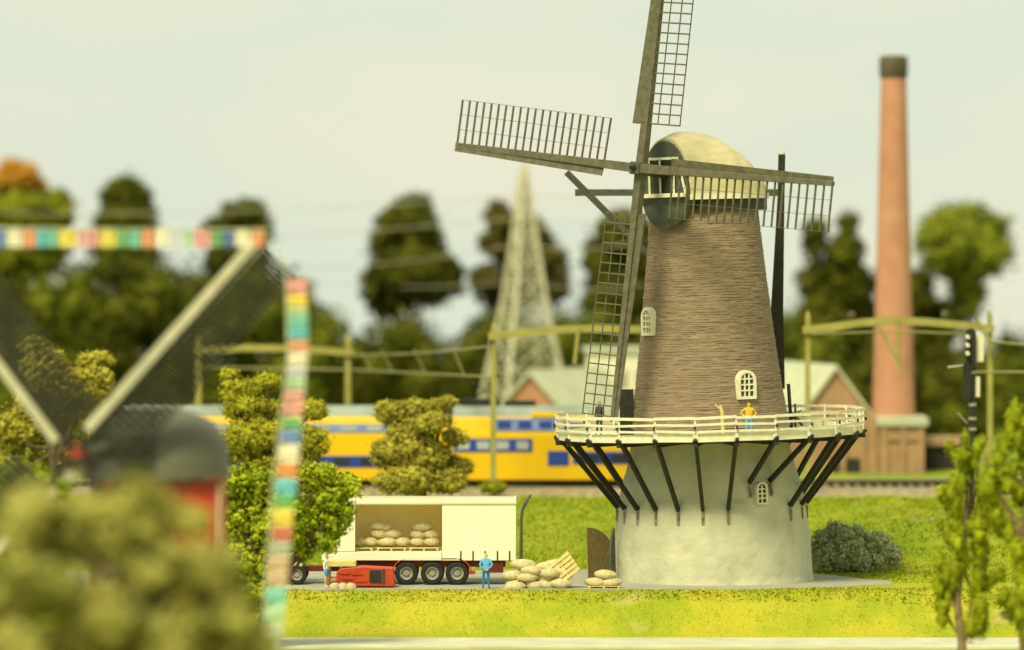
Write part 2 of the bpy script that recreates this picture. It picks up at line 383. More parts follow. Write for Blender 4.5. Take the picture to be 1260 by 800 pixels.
for k in range(NB):
    a0, a1 = ang[k], ang[(k+1)%NB]
    if k: part('rail_post', MB().beam(pol(7.63,a0,7.30), pol(7.63+random.uniform(-.04,.04),a0,8.34), .1, .12), M['white'], rail)
    for zc, hh in ((8.32,.14),(7.99,.11),(7.68,.11)):
        if zc < 8 and random.random() < .04: continue
        w1, w2 = random.uniform(-.04,.04), random.uniform(-.04,.04)
        part('rail_bar', MB().beam(pol(7.72,a0,zc+w1)-(pol(1,a1,0)-pol(1,a0,0))*.1, pol(7.72,a1,zc+w2), .05, hh), M['white'], rail)
    # dark iron clips on the posts
    part('post_clip', MB().beam(pol(7.56,a0,7.02), pol(7.80,a0,7.30), .16, .14), M['darkwood'], rail)
    part('rail_clip', MB().box(pol(7.79,a0,7.84),(.10,.10,.16)), M['darkwood'], rail)
for k in range(NB):
    a = ang[k]; deg = math.degrees(a)
    zb, rb = (3.72, 4.78)
    if abs(deg-22.5) < 1 or abs(deg-37.5) < 1: zb, rb = 5.0, 4.55
    mb = MB().beam(pol(7.35,a,7.02), pol(rb-.05,a,zb), .17, .22).beam(pol(7.75,a,7.0), pol(3.95,a,7.0), .18, .16)
    part('brace', mb, M['darkwood'], mill)
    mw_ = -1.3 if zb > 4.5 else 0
    part('rust_mark', MB().box(pol(4.74 if not mw_ else 4.6, a, zb-.42), (.13,.13,.62), Matrix.Rotation(a,3,'Z')), M['rust'], mill)  # thin dark box below each brace end, standing in for a rust stain
# arched windows
def arch_window(parent, z, deg, w, h, r, n=(2,3), lean=0):
    fr = Matrix.Rotation(R(deg), 4, 'Z') @ Matrix.Translation((0,-r,z)) @ Matrix.Rotation(R(lean), 4, 'X')
    def outline(w, h, seg=10):
        return [(-w/2,0)]+[(-w/2*math.cos(math.pi*i/seg), h-w/2+w/2*math.sin(math.pi*i/seg)) for i in range(seg+1)]+[(w/2,0)]
    o1, o2 = outline(w,h), outline(w*.72,h-.14*w)
    o2 = [(x, zz+.14*w if i in (0,len(o2)-1) else zz) for i,(x,zz) in enumerate(o2)]
    k = len(o1); mb = MB()
    vs = [fr@Vector((x,-.10,zz)) for x,zz in o1]+[fr@Vector((x,-.10,zz)) for x,zz in o2]+[fr@Vector((x,.5,zz)) for x,zz in o1]+[fr@Vector((x,.06,zz)) for x,zz in o2]
    fs = []
    for i in range(k):
        j = (i+1)%k; fs += [(i,j,j+k,i+k), (i,j,j+2*k,i+2*k), (i+k,j+k,j+3*k,i+3*k)]
    mb.add(vs, fs)
    f3 = fr.to_3x3()
    for i in range(1, n[0]+1):
        x = -w*.36+w*.72*i/(n[0]+1); mb.box(fr@Vector((x,-.03,h*.46)), (.07,.08,h*.82), f3)
    for i in range(1, n[1]+1):
        zz = .14*w+(h*.8)*i/(n[1]+1); mb.box(fr@Vector((0,-.03,zz)), (w*.72,.075,.07), f3)
    wd = part('window', mb, M['white'], parent)
    g = MB().prism(outline(w*.74,h-.13*w), .02, .4, fr); part('pane', g, M['glass'], wd)
arch_window(mill, mz(409)-.05, -62, 1.05, 1.40, shaft_r(12.4)+.06, lean=0)
arch_window(mill, mz(492)+.1, 27, 1.02, 1.42, shaft_r(9)+.06)
arch_window(mill, mz(622, 239), 29, .62, 1.10, 4.74, (1,3))
# base doors standing open (left side)
for (x0, y0, wd, rot, mt, hh) in ((-5.25,-.9,1.35,R(8),'door',2.75),(-4.93,-1.5,.55,R(65),'gable',2.7)):
    q = [(0,0)]+[(0,hh)]+[(wd*math.sin(t*math.pi/2/8)*1.0, hh*(.45+.55*math.cos(t*math.pi/2/8))) for t in range(1,9)]+[(wd,0)]
    if mt == 'gable': q = [(-x,z) for x,z in q][::-1]
    fr = Matrix.Translation((x0-(1.0 if mt=='door' else 0), y0, .05)) @ Matrix.Rotation(rot, 4, 'Z')
    part('door_leaf', MB().prism(q, -.05, .05, fr), M[mt], mill, label='brown half-arched door leaf, open' if mt=='door' else 'grey half-arched door leaf, open')
part('gallery_door', MB().box((-4.12,-.8,8.45),(.72,.12,2.3)), M['darkwood'], mill, label='dark gallery door standing open')
# iron tail winch seen at right of the shaft on the gallery
mb = MB().tube([(4.15,1.2,7.25),(4.05,1.2,9.6)], .09).tube([(4.0,1.1,8.2),(4.7,1.1,7.5)], .06).tube([(4.35,1.1,7.3),(4.35,1.1,8.6)], .05)
for k in range(8):
    a = k*math.pi/4; mb.tube([(4.35,1.0,8.0),(4.35+.42*math.cos(a),1.0,8.0+.42*math.sin(a))], .03, 5)
part('tail_winch', mb, M['darkwood'], mill)
# --- cap
CA = R(42); U = Vector((-math.sin(CA), -math.cos(CA), 0)); VV = Vector((math.cos(CA), -math.sin(CA), 0))
def C(u, v, z): return U*u+VV*v+Vector((0,0,z))
def interp(T, u):
    for (a,x),(b,y) in zip(T, T[1:]):
        if a <= u <= b:
            t = (u-a)/(b-a); return x+(y-x)*t
    return T[-1][1] if u > T[-1][0] else T[0][1]
HT = [(-3.45,.3),(-3.2,.75),(-2.7,1.2),(-1.8,1.80),(-.6,2.60),(.6,3.10),(1.6,3.20),(2.85,2.86)]
WT = [(-3.45,.5),(-3.2,1.25),(-2.7,1.9),(-1.8,2.5),(-.6,2.88),(.6,2.85),(1.6,2.35),(2.85,1.48)]
mb = MB(); us = [-3.45+i*.18 for i in range(36)]; ns = 24
vs = []
for u in us:
    wv, hv = interp(WT,u), interp(HT,u)
    for k in range(ns+1):
        t = math.pi*k/ns; c = math.cos(t); s_ = math.sin(t)
        vs.append(C(u, wv*(abs(c)**.85)*(1 if c > 0 else -1), 19.12+hv*s_**.85))
fs = [(i*(ns+1)+k, i*(ns+1)+k+1, (i+1)*(ns+1)+k+1, (i+1)*(ns+1)+k) for i in range(len(us)-1) for k in range(ns)]
fs += [tuple(range(ns+1))[::-1], tuple(range((len(us)-1)*(ns+1), len(us)*(ns+1)))]
mb.add(vs, fs)
cap = part('cap', mb, M['thatch'], mill, smooth=True)
# trim round the cap foot
def cap_ring(z0, z1, grow, u0=-3.5, u1=2.86, inset=0):
    L = [(u, interp(WT,u)+grow) for u in [u0+(u1-u0)*i/24 for i in range(25)]]
    poly = [(u,w_) for u,w_ in L]+[(u,-w_) for u,w_ in L[::-1]]
    n = len(poly); m_ = MB(); m_.add([C(u,v,z0) for u,v in poly]+[C(u,v,z1) for u,v in poly],
        [tuple(range(n))[::-1], tuple(range(n,2*n))]+[(i,(i+1)%n,(i+1)%n+n,i+n) for i in range(n)]); return m_
part('eaves_trim', cap_ring(18.92,19.18,.12), M['white'], cap)
part('cap_skirt', cap_ring(18.35,18.92,-.02,-3.3,2.4), M['darkwood'], cap)
# front board (gable above, round apron below)
g = [(1.52*math.cos(t), 19.0+2.86*math.sin(t)**.9) for t in [math.pi*i/16 for i in range(17)]]
g += [(-1.42*math.cos(t), 19.0-1.5*math.sin(t)) for t in [math.pi*i/12 for i in range(1,12)]]
frm = Matrix((( VV.x, -U.x, 0, 0), (VV.y, -U.y, 0, 0), (0,0,1,0), (0,0,0,1)))
part('front_board', MB().prism(g, -3.02, -2.6, frm), M['gable'], cap)
part('front_hatch', MB().prism([(-.66,19.3),(.66,19.3),(.66,20.75),(-.66,20.75)], -3.06, -2.9, frm), M['darkwood'], cap)
fm = MB()
for v in (-.85,-.15,.72): fm.beam(C(3.14,v,19.1), C(3.14,v,20.95), .1, .1)
fm.beam(C(3.15,-1.15,20.98), C(3.15,1.05,20.98), .1, .13).beam(C(3.15,1.0,20.9), C(3.15,1.5,19.2), .08, .1)
fm.beam(C(3.2,-1.4,19.16), C(3.2,1.45,19.16), .2, .2)
part('front_frame', fm, M['white'], cap)
part('rear_boards', MB().box(C(-2.55,1.1,19.55),(1.1,.3,.35), Matrix.Rotation(-CA,3,'Z')), M['darkwood'], cap)
# --- windshaft, sails
TILT = R(6.2); TH = R(5.15)
hub = Vector((-3.25,-3.72,20.5)); SD = (U*math.cos(TILT)+Vector((0,0,math.sin(TILT)))).normalized()
H0 = VV.copy(); V0 = SD.cross(H0).normalized()
if V0.z < 0: V0 = -V0
def rotp(t):        # direction in the sail plane, t clockwise from 'up' as the camera sees it
    return V0*math.cos(t)+H0*math.sin(t)
mb = MB().tube([hub-SD*3.4, hub+SD*.35], .3, 12).tube([hub+SD*.35, hub+SD*.75], [.2,.06], 10)
part('windshaft', mb, M['darkwood'], mill)
part('shaft_head', MB().beam(hub-SD*.42, hub+SD*.42, .62, .62, up=rotp(TH)), M['gable'], mill, bev=.05)
L0, L1, NBAR = 2.15, 12.3, 21
for q in range(4):
    d = rotp(TH+q*math.pi/2+(R(2.2) if q == 3 else 0)); sdv = rotp(TH+(q+1)*math.pi/2); off = SD*(.13 if q%2 else -.13)
    o0 = hub+off
    sail = part('sail', MB().beam(o0, o0+d*L0*1.05, .46, .44, up=SD, w2=.42, h2=.38).beam(o0+d*L0*1.05, o0+d*L1, .40, .36, up=SD, w2=.22, h2=.2), M['sailwood'], mill, bev=.02)
    # leading board (other side of the stock), slightly twisted
    e0, e1 = o0+d*(L0+.05), o0+d*L1
    b = MB(); wv = -sdv*.55+SD*.12; b.add([e0-sdv*.2, e1-sdv*.12, e1-sdv*.12+wv*.40, e0-sdv*.2+wv*(.72 if q%2 else 1.0)]+[p+SD*.06 for p in (e0-sdv*.2, e1-sdv*.12, e1-sdv*.12+wv*.40, e0-sdv*.2+wv*(.72 if q%2 else 1.0))],
        [(3,2,1,0),(4,5,6,7),(0,1,5,4),(1,2,6,5),(2,3,7,6),(3,0,4,7)])
    part('leading_board', b, M['sailwood'], sail)
    LW = 1.12 if q%2 else 1.0
    def tw(t): return (sdv*math.cos(R(4-3*t))-SD*math.sin(R(4-3*t)))*LW
    for i in range(NBAR):
        t = i/(NBAR-1); p = o0+d*(L0+.1+(L1-L0-.15)*t)
        part('lattice_bar', MB().beam(p, p+tw(t)*2.06, .085, .07, up=d), M['sailwood'], sail)
    for c in (.70,1.38,2.05):
        for s_ in range(1):
            pts = [o0+d*(L0+.1+(L1-L0-.15)*t)+tw(t)*c for t in [i/8 for i in range(9)]]
            part('lattice_lath', MB().tube(pts, .012 if q%2 else .032, 4), M['sailwood'], sail)
# --- tail beams
def ML(px, py, dy):     # pixel + depth offset -> mill local coordinates
    p = W(px, py, MD+dy)-Vector(mill.location); return Matrix.Rotation(R(1.5),3,'Y') @ p
foot = ML(962, 478, 4.6)
part('tail_beam', MB().beam(ML(708,237,4.6), ML(964,237,3.2), .36, .34), M['gable'], mill, bev=.02)
part('tail_brace', MB().beam(ML(697,212,3.4), foot, .34, .30), M['gable'], mill)
part('tail_pole', MB().beam(ML(962,190,3.0), ML(961,243,3.2), .34, .34).beam(ML(961,243,3.2), ML(956,385,4.0), .34, .34, w2=.62).beam(ML(956,385,4.0), foot, .62, .34, w2=.3), M['darkwood'], mill)
part('pole_cap', MB().tube([ML(962,190,3.0), ML(962,186,3.0)], .15, 8), M['white'], mill)

# ------------------------------------------------------------------ people
def person(label, loc, H=1.78, pose='stand', yaw=0, cols=('blue','lblue','skin','hair'), group=None, zcuts=(.50,.84,.93), armmat=1, shorts=None):
    s = H/1.78
    base = {'pel':(0,0,.93,.145),'w':(0,0,1.08,.135),'ch':(0,0,1.30,.165),'nb':(0,0,1.46,.075),'nk':(0,-.01,1.53,.062),'hd':(0,-.02,1.62,.098),'ht':(0,-.01,1.72,.08)}
    E = [('pel','w'),('w','ch'),('ch','nb'),('nb','nk'),('nk','hd'),('hd','ht')]
    for k, sg in (('l',-1),('r',1)):
        base[k+'h'] = (.10*sg,0,.88,.10); base[k+'k'] = (.125*sg,-.02,.49,.068); base[k+'a'] = (.14*sg,.01,.10,.048); base[k+'t'] = (.165*sg,-.15,.04,.04)
        base[k+'s'] = (.19*sg,0,1.40,.07)
        if pose == 'behind': el, wr, hn = (.30*sg,.06,1.15,.055), (.13*sg,.16,.98,.04), (.05*sg,.18,.93,.038)
        elif pose == 'hips': el, wr, hn = (.42*sg,.08,1.20,.055), (.24*sg,-.06,1.05,.04), (.18*sg,-.10,1.03,.038)
        elif pose == 'reach': el, wr, hn = (.26*sg,-.16,1.20,.05), (.20*sg,-.38,1.10,.036), (.18*sg,-.46,1.09,.034)
        else: el, wr, hn = (.26*sg,.02,1.13,.05), (.27*sg,-.05,.90,.037), (.27*sg,-.07,.83,.036)
        base[k+'e'] = el; base[k+'w'] = wr; base[k+'n'] = hn
        E += [('pel',k+'h'),(k+'h',k+'k'),(k+'k',k+'a'),(k+'a',k+'t'),('ch',k+'s'),(k+'s',k+'e'),(k+'e',k+'w'),(k+'w',k+'n')]
    keys = list(base); me = bpy.data.meshes.new('person')
    me.from_pydata([tuple(c*s for c in base[k][:3]) for k in keys], [(keys.index(a),keys.index(b)) for a,b in E], [])
    o = bpy.data.objects.new('person', me); col.objects.link(o)
    md = o.modifiers.new('skin','SKIN'); me.skin_vertices[0]
    for i, k in enumerate(keys):
        me.skin_vertices[0].data[i].radius = (base[k][3]*s*(1.18 if k in ('ch','w','pel') else 1), base[k][3]*s*.95); me.skin_vertices[0].data[i].use_root = (k == 'pel')
    sb = o.modifiers.new('sub','SUBSURF'); sb.levels = 2; sb.render_levels = 2
    bpy.context.view_layer.update()
    ev = o.evaluated_get(bpy.context.evaluated_depsgraph_get()); m2 = bpy.data.meshes.new_from_object(ev)
    bpy.data.objects.remove(o)
    # fingers and thumb joined to the body mesh
    bm = bmesh.new(); bm.from_mesh(m2)
    for k, sg in (('l',-1),('r',1)):
        a = Vector(base[k+'w'][:3])*s; b = Vector(base[k+'n'][:3])*s; d = (b-a).normalized(); sd_ = d.cross(Vector((0,1,.2))).normalized()
        cr_ = d.cross(sd_).normalized()
        for i, ln in enumerate((.062,.075,.07,.055,.045)):
            t = MB(); st = b+sd_*(i-1.5)*.019*s if i < 4 else b-d*.03*s+sd_*.04*s*sg
            dd = d if i < 4 else (d+sd_*sg*.9).normalized()
            mid = st+dd*ln*.55*s; t.tube([st-dd*.02, mid, mid+(dd*.8+cr_*.5).normalized()*ln*.5*s], [.0095*s,.009*s,.006*s], 6)
            off = len(bm.verts); nv = [bm.verts.new(v) for v in t.v]
            for f in t.f: bm.faces.new([nv[j] for j in f])
    bm.to_mesh(m2); bm.free()
    for c in cols: m2.materials.append(M[c])
    for p in m2.polygons:
        c = p.center; z = c.z/s; i = 0
        hand = any((c-Vector(base[k+'n'][:3])*s).length < .085*s or (c-Vector(base[k+'w'][:3])*s).length < .03*s for k in 'lr')
        if z > 1.0: i = 1
        if abs(c.x)/s > .2 and z > .95: i = 1
        if z > 1.50 or hand: i = 2
        if z > 1.66 or (z > 1.57 and c.y/s > .01): i = 3
        if z < .085 and len(cols) > 4: i = 4
        if shorts is not None and z < shorts and z >= .085: i = 2
        p.material_index = i; p.use_smooth = True
    o = bpy.data.objects.new('person', m2); col.objects.link(o); o.location = loc; o.rotation_euler = (0,0,yaw)
    # face
    f = MB().tube([(0,-.115*s,1.63*s),(0,-.14*s,1.60*s)], [.008*s,.018*s], 6)
    link('nose', f.mesh('nose'), o, M[cols[2]])
    for sg in (-1,1):
        link('eye', MB().lathe([(.001,-.012*s),(.012*s,0),(.001,.012*s)], 8, (sg*.035*s,-.112*s,1.64*s), cap=False).mesh('eye'), o, M['under'])
    o['label'] = label; o['category'] = 'person'
    if group: o['group'] = group
    return o
def on_mill(px, py, deg, r, z):     # world position on the gallery
    return mill.matrix_world
person('person in blue overalls with hands behind back standing by the trailer rear', (W(598,728,235.75).x,235.75,.035), 1.78, 'behind', R(180), ('blue','lblue','skin','hair','under'))
person('person in white shirt and blue shorts beside the red loader', (W(402,726,236.6).x,236.6,.035), 1.62, 'stand', R(60), ('lblue','wcloth','skin','orange','wcloth'), shorts=.62)
bpy.context.view_layer.update()
mw = Matrix.Translation(mill.location) @ Matrix.Rotation(R(-1.5),4,'Y')
gx = lambda a, r, z=7.27: mw @ pol(r, R(a), z)
person('person in yellow top and blue trousers with hands on hips on the gallery', gx(15.5,6.2), 1.75, 'hips', R(15), ('lblue','ycloth','ycloth','orange','under'))
person('person in dark clothes at the far left end of the gallery', gx(-108,5.75,7.27), 1.75, 'stand', R(-40), ('gcloth','gcloth','skin','under','under'))
p = gx(4.5,5.6)
mb = MB().tube([p, p+Vector((-.06,0,1.25)), p+Vector((-.16,0,1.6))], [.09,.10,.05], 7).tube([p+Vector((-.1,0,1.35)), p+Vector((-.42,0,1.62))], .05, 6)
single('wooden_post', mb, M['pallet'], 'pale forked wooden post standing on the gallery left of the yellow-shirted person', 'post', loc=p)

# ------------------------------------------------------------------ trailer
TD = 238.4; ts = S(TD)
X = lambda px, D=TD: (px-630)/S(D)
Z = lambda py, D=TD: HC-(py-HOR)/S(D)
x0, x1 = X(396), X(635); zb, zt = Z(690), Z(613); Y0, Y1 = TD, TD+2.5
tl = thing('truck_trailer', 'cream box trailer with open side and three axles on red chassis', 'trailer', ((x0+x1)/2, TD+1.25, .03))
xo0, xo1 = X(437), X(544)
mb = MB()
mb.box(((xo1+x1)/2, Y0+.04, (zb+zt)/2), (x1-xo1, .08, zt-zb))
part('side_curtain', mb, M['cream'], tl, bev=.03)
# front side piece left of the opening, mostly behind the hedge
part('side_panel', MB().box(((x0+xo0)/2, Y0+.04, (zb+.45+zt)/2), (xo0-x0, .08, zt-zb-.45)), M['cream'], tl, bev=.02)
part('floor', MB().box(((x0+xo1)/2-.01, Y0+1.25, zb+.22), (xo1-x0-.02, 2.5, .42)), M['cream'], tl, bev=.02)
part('rear_floor', MB().box(((x1+xo1)/2, Y0+1.32, zb+.2), (x1-xo1-.02, 2.2, .3)), M['cream'], tl)
part('far_wall', MB().box(((x0+x1)/2, Y1-.04, (zb+zt)/2+.25), (x1-x0-.1, .08, zt-zb-.55)), M['tan'], tl)
part('inner_wall', MB().box((xo1+.25, Y0+1.29, (zb+zt)/2+.2), (.08, 2.3, zt-zb-.5)), M['tan'], tl)
part('front_wall', MB().box((x0+.04, Y0+1.25, (zb+zt)/2+.2), (.08, 2.32, zt-zb-.48)), M['cream'], tl)
part('rear_wall', MB().box((x1-.04, Y0+1.29, (zb+zt)/2), (.075, 2.3, zt-zb-.02)), M['cream'], tl)
rp = [(-1.3+.0,0),(-1.3,.10),(-1.18,.24),(-1.0,.30),(1.0,.30),(1.18,.24),(1.3,.10),(1.3,0)]
fr = Matrix.Translation(((x0+x1)/2, Y0+1.25, zt-.32)) @ Matrix.Rotation(R(90),4,'Z')
part('roof', MB().prism(rp, -(x1-x0)/2-.03, (x1-x0)/2+.03, fr), M['tarp'], tl, smooth=True, bev=.03)
ch = part('chassis', MB().box(((X(425)+X(622))/2, Y0+.35, zb-.17), (X(622)-X(425), .12, .3)).box(((X(425)+X(622))/2, Y0+2.15, zb-.17), (X(622)-X(425), .12, .3)).box((X(608), Y0+1.25, zb-.32), (.9, 2.3, .55)), M['dred'], tl)
for px in (567,582,597,612,627):
    part('strap', MB().box((X(px), Y0-.02, zb+.23), (.06,.03,.5)), M['under'], tl)
wr = (Z(693)-Z(722))/2
def wheel(parent, x, y, r, w=.32, rim='rim'):
    def disc(prof, yy):
        m_ = MB(); m_.lathe(prof, 32, cap=False); m_.v = [(x+a, y+c, r+.03+b) for a,b,c in m_.v]; return m_
    ty = part('wheel', disc([(r*.55,-w/2-.0),(r*.86,-w/2),(r,-w/2+.07),(r,w/2-.07),(r*.86,w/2),(r*.55,w/2)],0), M['tyre'], parent, smooth=True)
    part('rim', disc([(.02,-w*.28),(r*.20,-w*.30),(r*.22,-w*.12),(r*.42,-w*.10),(r*.50,-w*.47),(r*.58,-w*.49),(r*.58,w*.4)],0), M[rim], ty, smooth=True)
    b = MB()
    for k in range(8):
        a = k*math.pi/4; b.tube([(x+r*.31*math.cos(a), y-w*.12, r+.03+r*.31*math.sin(a)), (x+r*.31*math.cos(a), y-w*.20, r+.03+r*.31*math.sin(a))], r*.045, 6)
    part('wheel_nuts', b, M['under'], ty, kind=None)
for px in (500,532,562.5):
    for yy in (TD+.2, TD+2.3): wheel(tl, X(px), yy, wr)
mb = MB()
for px, a0, a1 in ((500,95,185),(562.5,-5,85)):
    pts = [(X(px)+(wr+.12)*math.cos(R(a)), (wr+.12)*math.sin(R(a))) for a in range(a0,a1+1,15)]
    for (ax,az_),(bx,bz) in zip(pts,pts[1:]): mb.beam((ax,TD+.2,wr+.03+az_), (bx,TD+.2,wr+.03+bz), .36, .05, up=(0,1,0)) if False else mb.beam((ax,TD+.2,wr+.03+az_), (bx,TD+.2,wr+.03+bz), .40, .05)
mb.beam((X(500),TD+.2,2*wr+.16),(X(562.5),TD+.2,2*wr+.16),.40,.05)
part('mudguard', mb, M['red'], tl)
# tractor unit, mostly behind the hedge
tk = thing('truck_cab', 'truck tractor unit mostly hidden by the green hedge, one grey-rimmed wheel showing', 'truck', (X(350),TD+1.2,.03))
cabm = MB().prism([(X(318),.9),(X(318),2.2),(X(324),3.6),(X(368),3.75),(X(372),.9)], TD+.1, TD+2.4)
part('cab', cabm, M['cream'], tk, bev=.08)
part('windscreen', MB().box((X(321)-.12,TD+1.25,2.7),(.1,2.0,.9)), M['glass'], tk)
part('side_window', MB().box((X(342),TD+.08,2.75),(.9,.06,.75)), M['glass'], tk)
part('chassis', MB().box((X(372),TD+1.25,.78),(3.6,1.0,.25)), M['dred'], tk)
for px in (334,362+3):
    for yy in (TD+.25, TD+2.2): wheel(tk, X(px), yy, .5)
# red loader in front of the trailer
LD = 236.6; XL = lambda px: (px-630)/S(LD); ZL = lambda py: HC-(py-HOR)/S(LD)
ld = thing('loader', 'low red loader with dark square hatch in front of the trailer wheels', 'loader', (XL(450),LD,.03))
part('body', MB().prism([(XL(414),ZL(721)),(XL(414),ZL(704)),(XL(420),ZL(699)),(XL(446),ZL(697)),(XL(484),ZL(699)),(XL(486),ZL(722))], LD-.1, LD+1.0), M['red'], ld, bev=.05)
part('hatch', MB().box((XL(462),LD-.12,ZL(709)),(.56,.08,.6)), M['under'], ld, bev=.02)
part('hatch_cover', MB().box((XL(472),LD-.10,ZL(709)),(.14,.06,.72)), M['gcloth'], ld)
for px, a, b in ((424,703,707),(428,710,714),(440,704,708),(444,712,717)):
    part('rib', MB().box((XL(px),LD-.12,ZL((a+b)/2)),(.55,.06,.09)), M['red'], ld)
part('load_plate', MB().box((XL(421),LD+.4,ZL(693.5)),(1.35,1.0,.30)), M['pallet'], ld, bev=.04)
part('mast', MB().beam((XL(405),LD+.3,.05),(XL(405),LD+.3,1.25),.12,.12).beam((XL(405),LD+.9,.05),(XL(405),LD+.9,1.25),.12,.12).beam((XL(405),LD+.3,.5),(XL(418),LD+.3,.5),.1,.1), M['orange'], ld)
for px in (422,476):
    part('wheel', MB().tube([(XL(px),LD-.05,.22),(XL(px),LD+.95,.22)], .2, 14), M['tyre'], ld)
# sacks
def sack_mesh(seed):
    bm = bmesh.new(); bmesh.ops.create_cube(bm, size=1); bmesh.ops.subdivide_edges(bm, edges=bm.edges, cuts=5, use_grid_fill=True)
    for v in bm.verts:
        x,y,z = v.co*2
        s2 = Vector((x,y,z)); l = s2.length; sp = s2/l
        q = s2.lerp(sp*1.25, .72)
        pinch = 1-.35*abs(x)**4*(abs(y))
        n = .09*noise.noise(Vector((x*1.6+seed*9,y*1.6,z*1.6)))
        v.co = Vector((q.x*.54*(1+n), q.y*.33*pinch*(1+n), q.z*.22*(1+n)*(1-.2*abs(x)**3)))
    me = bpy.data.meshes.new('sack'); bm.to_mesh(me); bm.free(); me.materials.append(M['sack'])
    me.polygons.foreach_set('use_smooth', [True]*len(me.polygons)); return me
SK = [sack_mesh(i) for i in range(5)]
def sack(px, py, D, label, sc=1, group=None, rot=None):
    o = bpy.data.objects.new('sack', random.choice(SK)); col.objects.link(o)
    o.location = W(px,py,D); o.rotation_euler = (R(random.uniform(-6,6)), R(random.uniform(-7,7)), R(random.uniform(-14,14) if rot is None else rot)); o.scale = (sc, sc, max(sc,.82))
    o['label'] = label; o['category'] = 'sack'
    if group: o['group'] = group
def pallet(c, label, rot=(0,0,0), w=1.25, d=1.0, group=None):
    t = thing('pallet', label, 'pallet', c, group); t.rotation_euler = rot; OFF[t.name] = Vector((0,0,0))
    for i in range(5): part('slat', MB().box((0,-d/2+d*(i+.5)/5,.14),(w,d/5*.72,.03)), M['pallet'], t)
    for i in (-1,0,1): part('bearer', MB().box((i*(w/2-.07),0,.065),(.1,d,.11)), M['pallet'], t)
    return t
G1 = 'sacks in the pile on the road'
D1 = 236.4
pile = [(636,719,'bottom'),(634,722,'bottom'),(657,720,'bottom'),(672,719,'bottom'),(690,718,'bottom'),
        (631,708,'second row'),(650,710,'middle'),(671,711,'middle'),(692,708,'middle'),
        (655,702,'third'),(676,705,'third'),(694,703,'third'),(644,694.5,'top'),(672,697,'top'),(684,694,'top')]
names = ['sack at the left foot of the large pile on the road','sack lying lowest and nearest at the left of the large pile','sack in the bottom row left of the middle of the large pile','sack in the bottom row right of the middle, above the dark gap','sack at the right foot of the large pile under the tilted pallet',
 'sack sticking out left in the second row of the large pile','sack left of centre in the second row of the large pile','sack right of centre in the second row of the large pile','sack at the right end of the second row of the large pile',
 'sack just below the top left sack of the large pile','sack in the third row in the middle of the large pile','sack in the third row touching the tilted pallet','plump sack crowning the left of the large pile','sack on top at the middle of the large pile','rearmost top sack leaning on the tilted pallet']
for i,(px,py,_) in enumerate(pile): sack(px, py, D1+(.35 if py<700 else 0)+random.uniform(-.1,.35)-(0 if i not in (1,3) else .2), names[i], .88 if i not in (12,) else 1.0)
pallet(W(668,727.5,236.9), 'dark-shaded pallet under the large pile of sacks on the road', w=2.6, d=1.1)
pallet(W(694,700,236.5)+Vector((0,0,0)), 'pale pallet standing tilted against the large pile of sacks', rot=(R(80),R(-38),R(-12)), w=1.35, d=1.15)
D2 = 236.7
pallet(W(743,724.5,D2), 'pale pallet under the three sacks near the mill door', w=1.55, d=1.0)
for px,py,l in ((733.5,716.5,'left lower sack of the three beside the mill base'),(751.5,716.5,'right lower sack of the three beside the mill base'),(745,707,'sack lying on top of the other two beside the mill base')):
    sack(px,py,D2,l,.9)
# sacks and pallets inside the trailer
D3 = TD+1.1
for px,l in ((441,'pallet in the trailer at the left edge of the opening'),(482,'pallet in the middle of the trailer opening'),(522,'pallet at the right of the trailer opening')):
    c = W(px,0,D3); pallet(Vector((c.x,D3,zb+.44)), l, w=1.45, d=1.2)
tsk = [(424,669,.6,'leftmost sack in the trailer, half hidden at the left edge of the opening'),(440,668,.62,'sack on the left pallet in the trailer'),(456,668,.62,'sack between the left pallet and the middle stack in the trailer'),
 (477,668,.86,'long sack at the bottom of the middle stack in the trailer'),(495,668,.66,'bottom right sack of the middle stack in the trailer'),(483,658.5,.68,'second sack up in the middle stack in the trailer'),
 (466,658,.70,'sack under the topmost left one of the middle stack in the trailer'),(466,648.5,.78,'topmost sack at the left of the middle stack in the trailer'),(474,649.5,.5,'small sack tucked beside the topmost one in the trailer'),
 (514,668,.62,'bottom left sack of the right stack in the trailer'),(531,668,.62,'bottom right sack of the right stack in the trailer'),(514,658.5,.64,'middle left sack of the right stack in the trailer'),(529,658.5,.64,'middle right sack of the right stack in the trailer'),(521,649,.88,'wide sack on top of the right stack in the trailer')]
for px,py,sc_,l in tsk:
    sack(px,py-1.5,D3,l,sc_)
for px,l in ((412,'leftmost small sack by the red loader foot'),(422,'second small sack along the red loader foot'),(432,'right small sack by the red loader foot')):
    sack(px,722.5,235.9,l,.42)
# street lamp
p = W(641,700,246.5); p.z = .03; sL = S(246.5)
lp = thing('street_lamp', 'dark street lamp with bent neck behind the trailer', 'street lamp', p)
zt_ = HC-(640-HOR)/sL
part('pole', MB().tube([p, p+Vector((0,0,.8)), Vector((p.x+.02,p.y,zt_)), Vector((p.x+.06,p.y,zt_+.45)), Vector((p.x+.22,p.y,zt_+.85))], [.12,.09,.075,.07,.07], 8), M['lampm'], lp, smooth=True)
part('lamp_head', MB().beam((p.x+.18,p.y,zt_+.75),(p.x+.50,p.y,zt_+1.28),.26,.2,w2=.16,h2=.1), M['lampm'], lp, bev=.03)

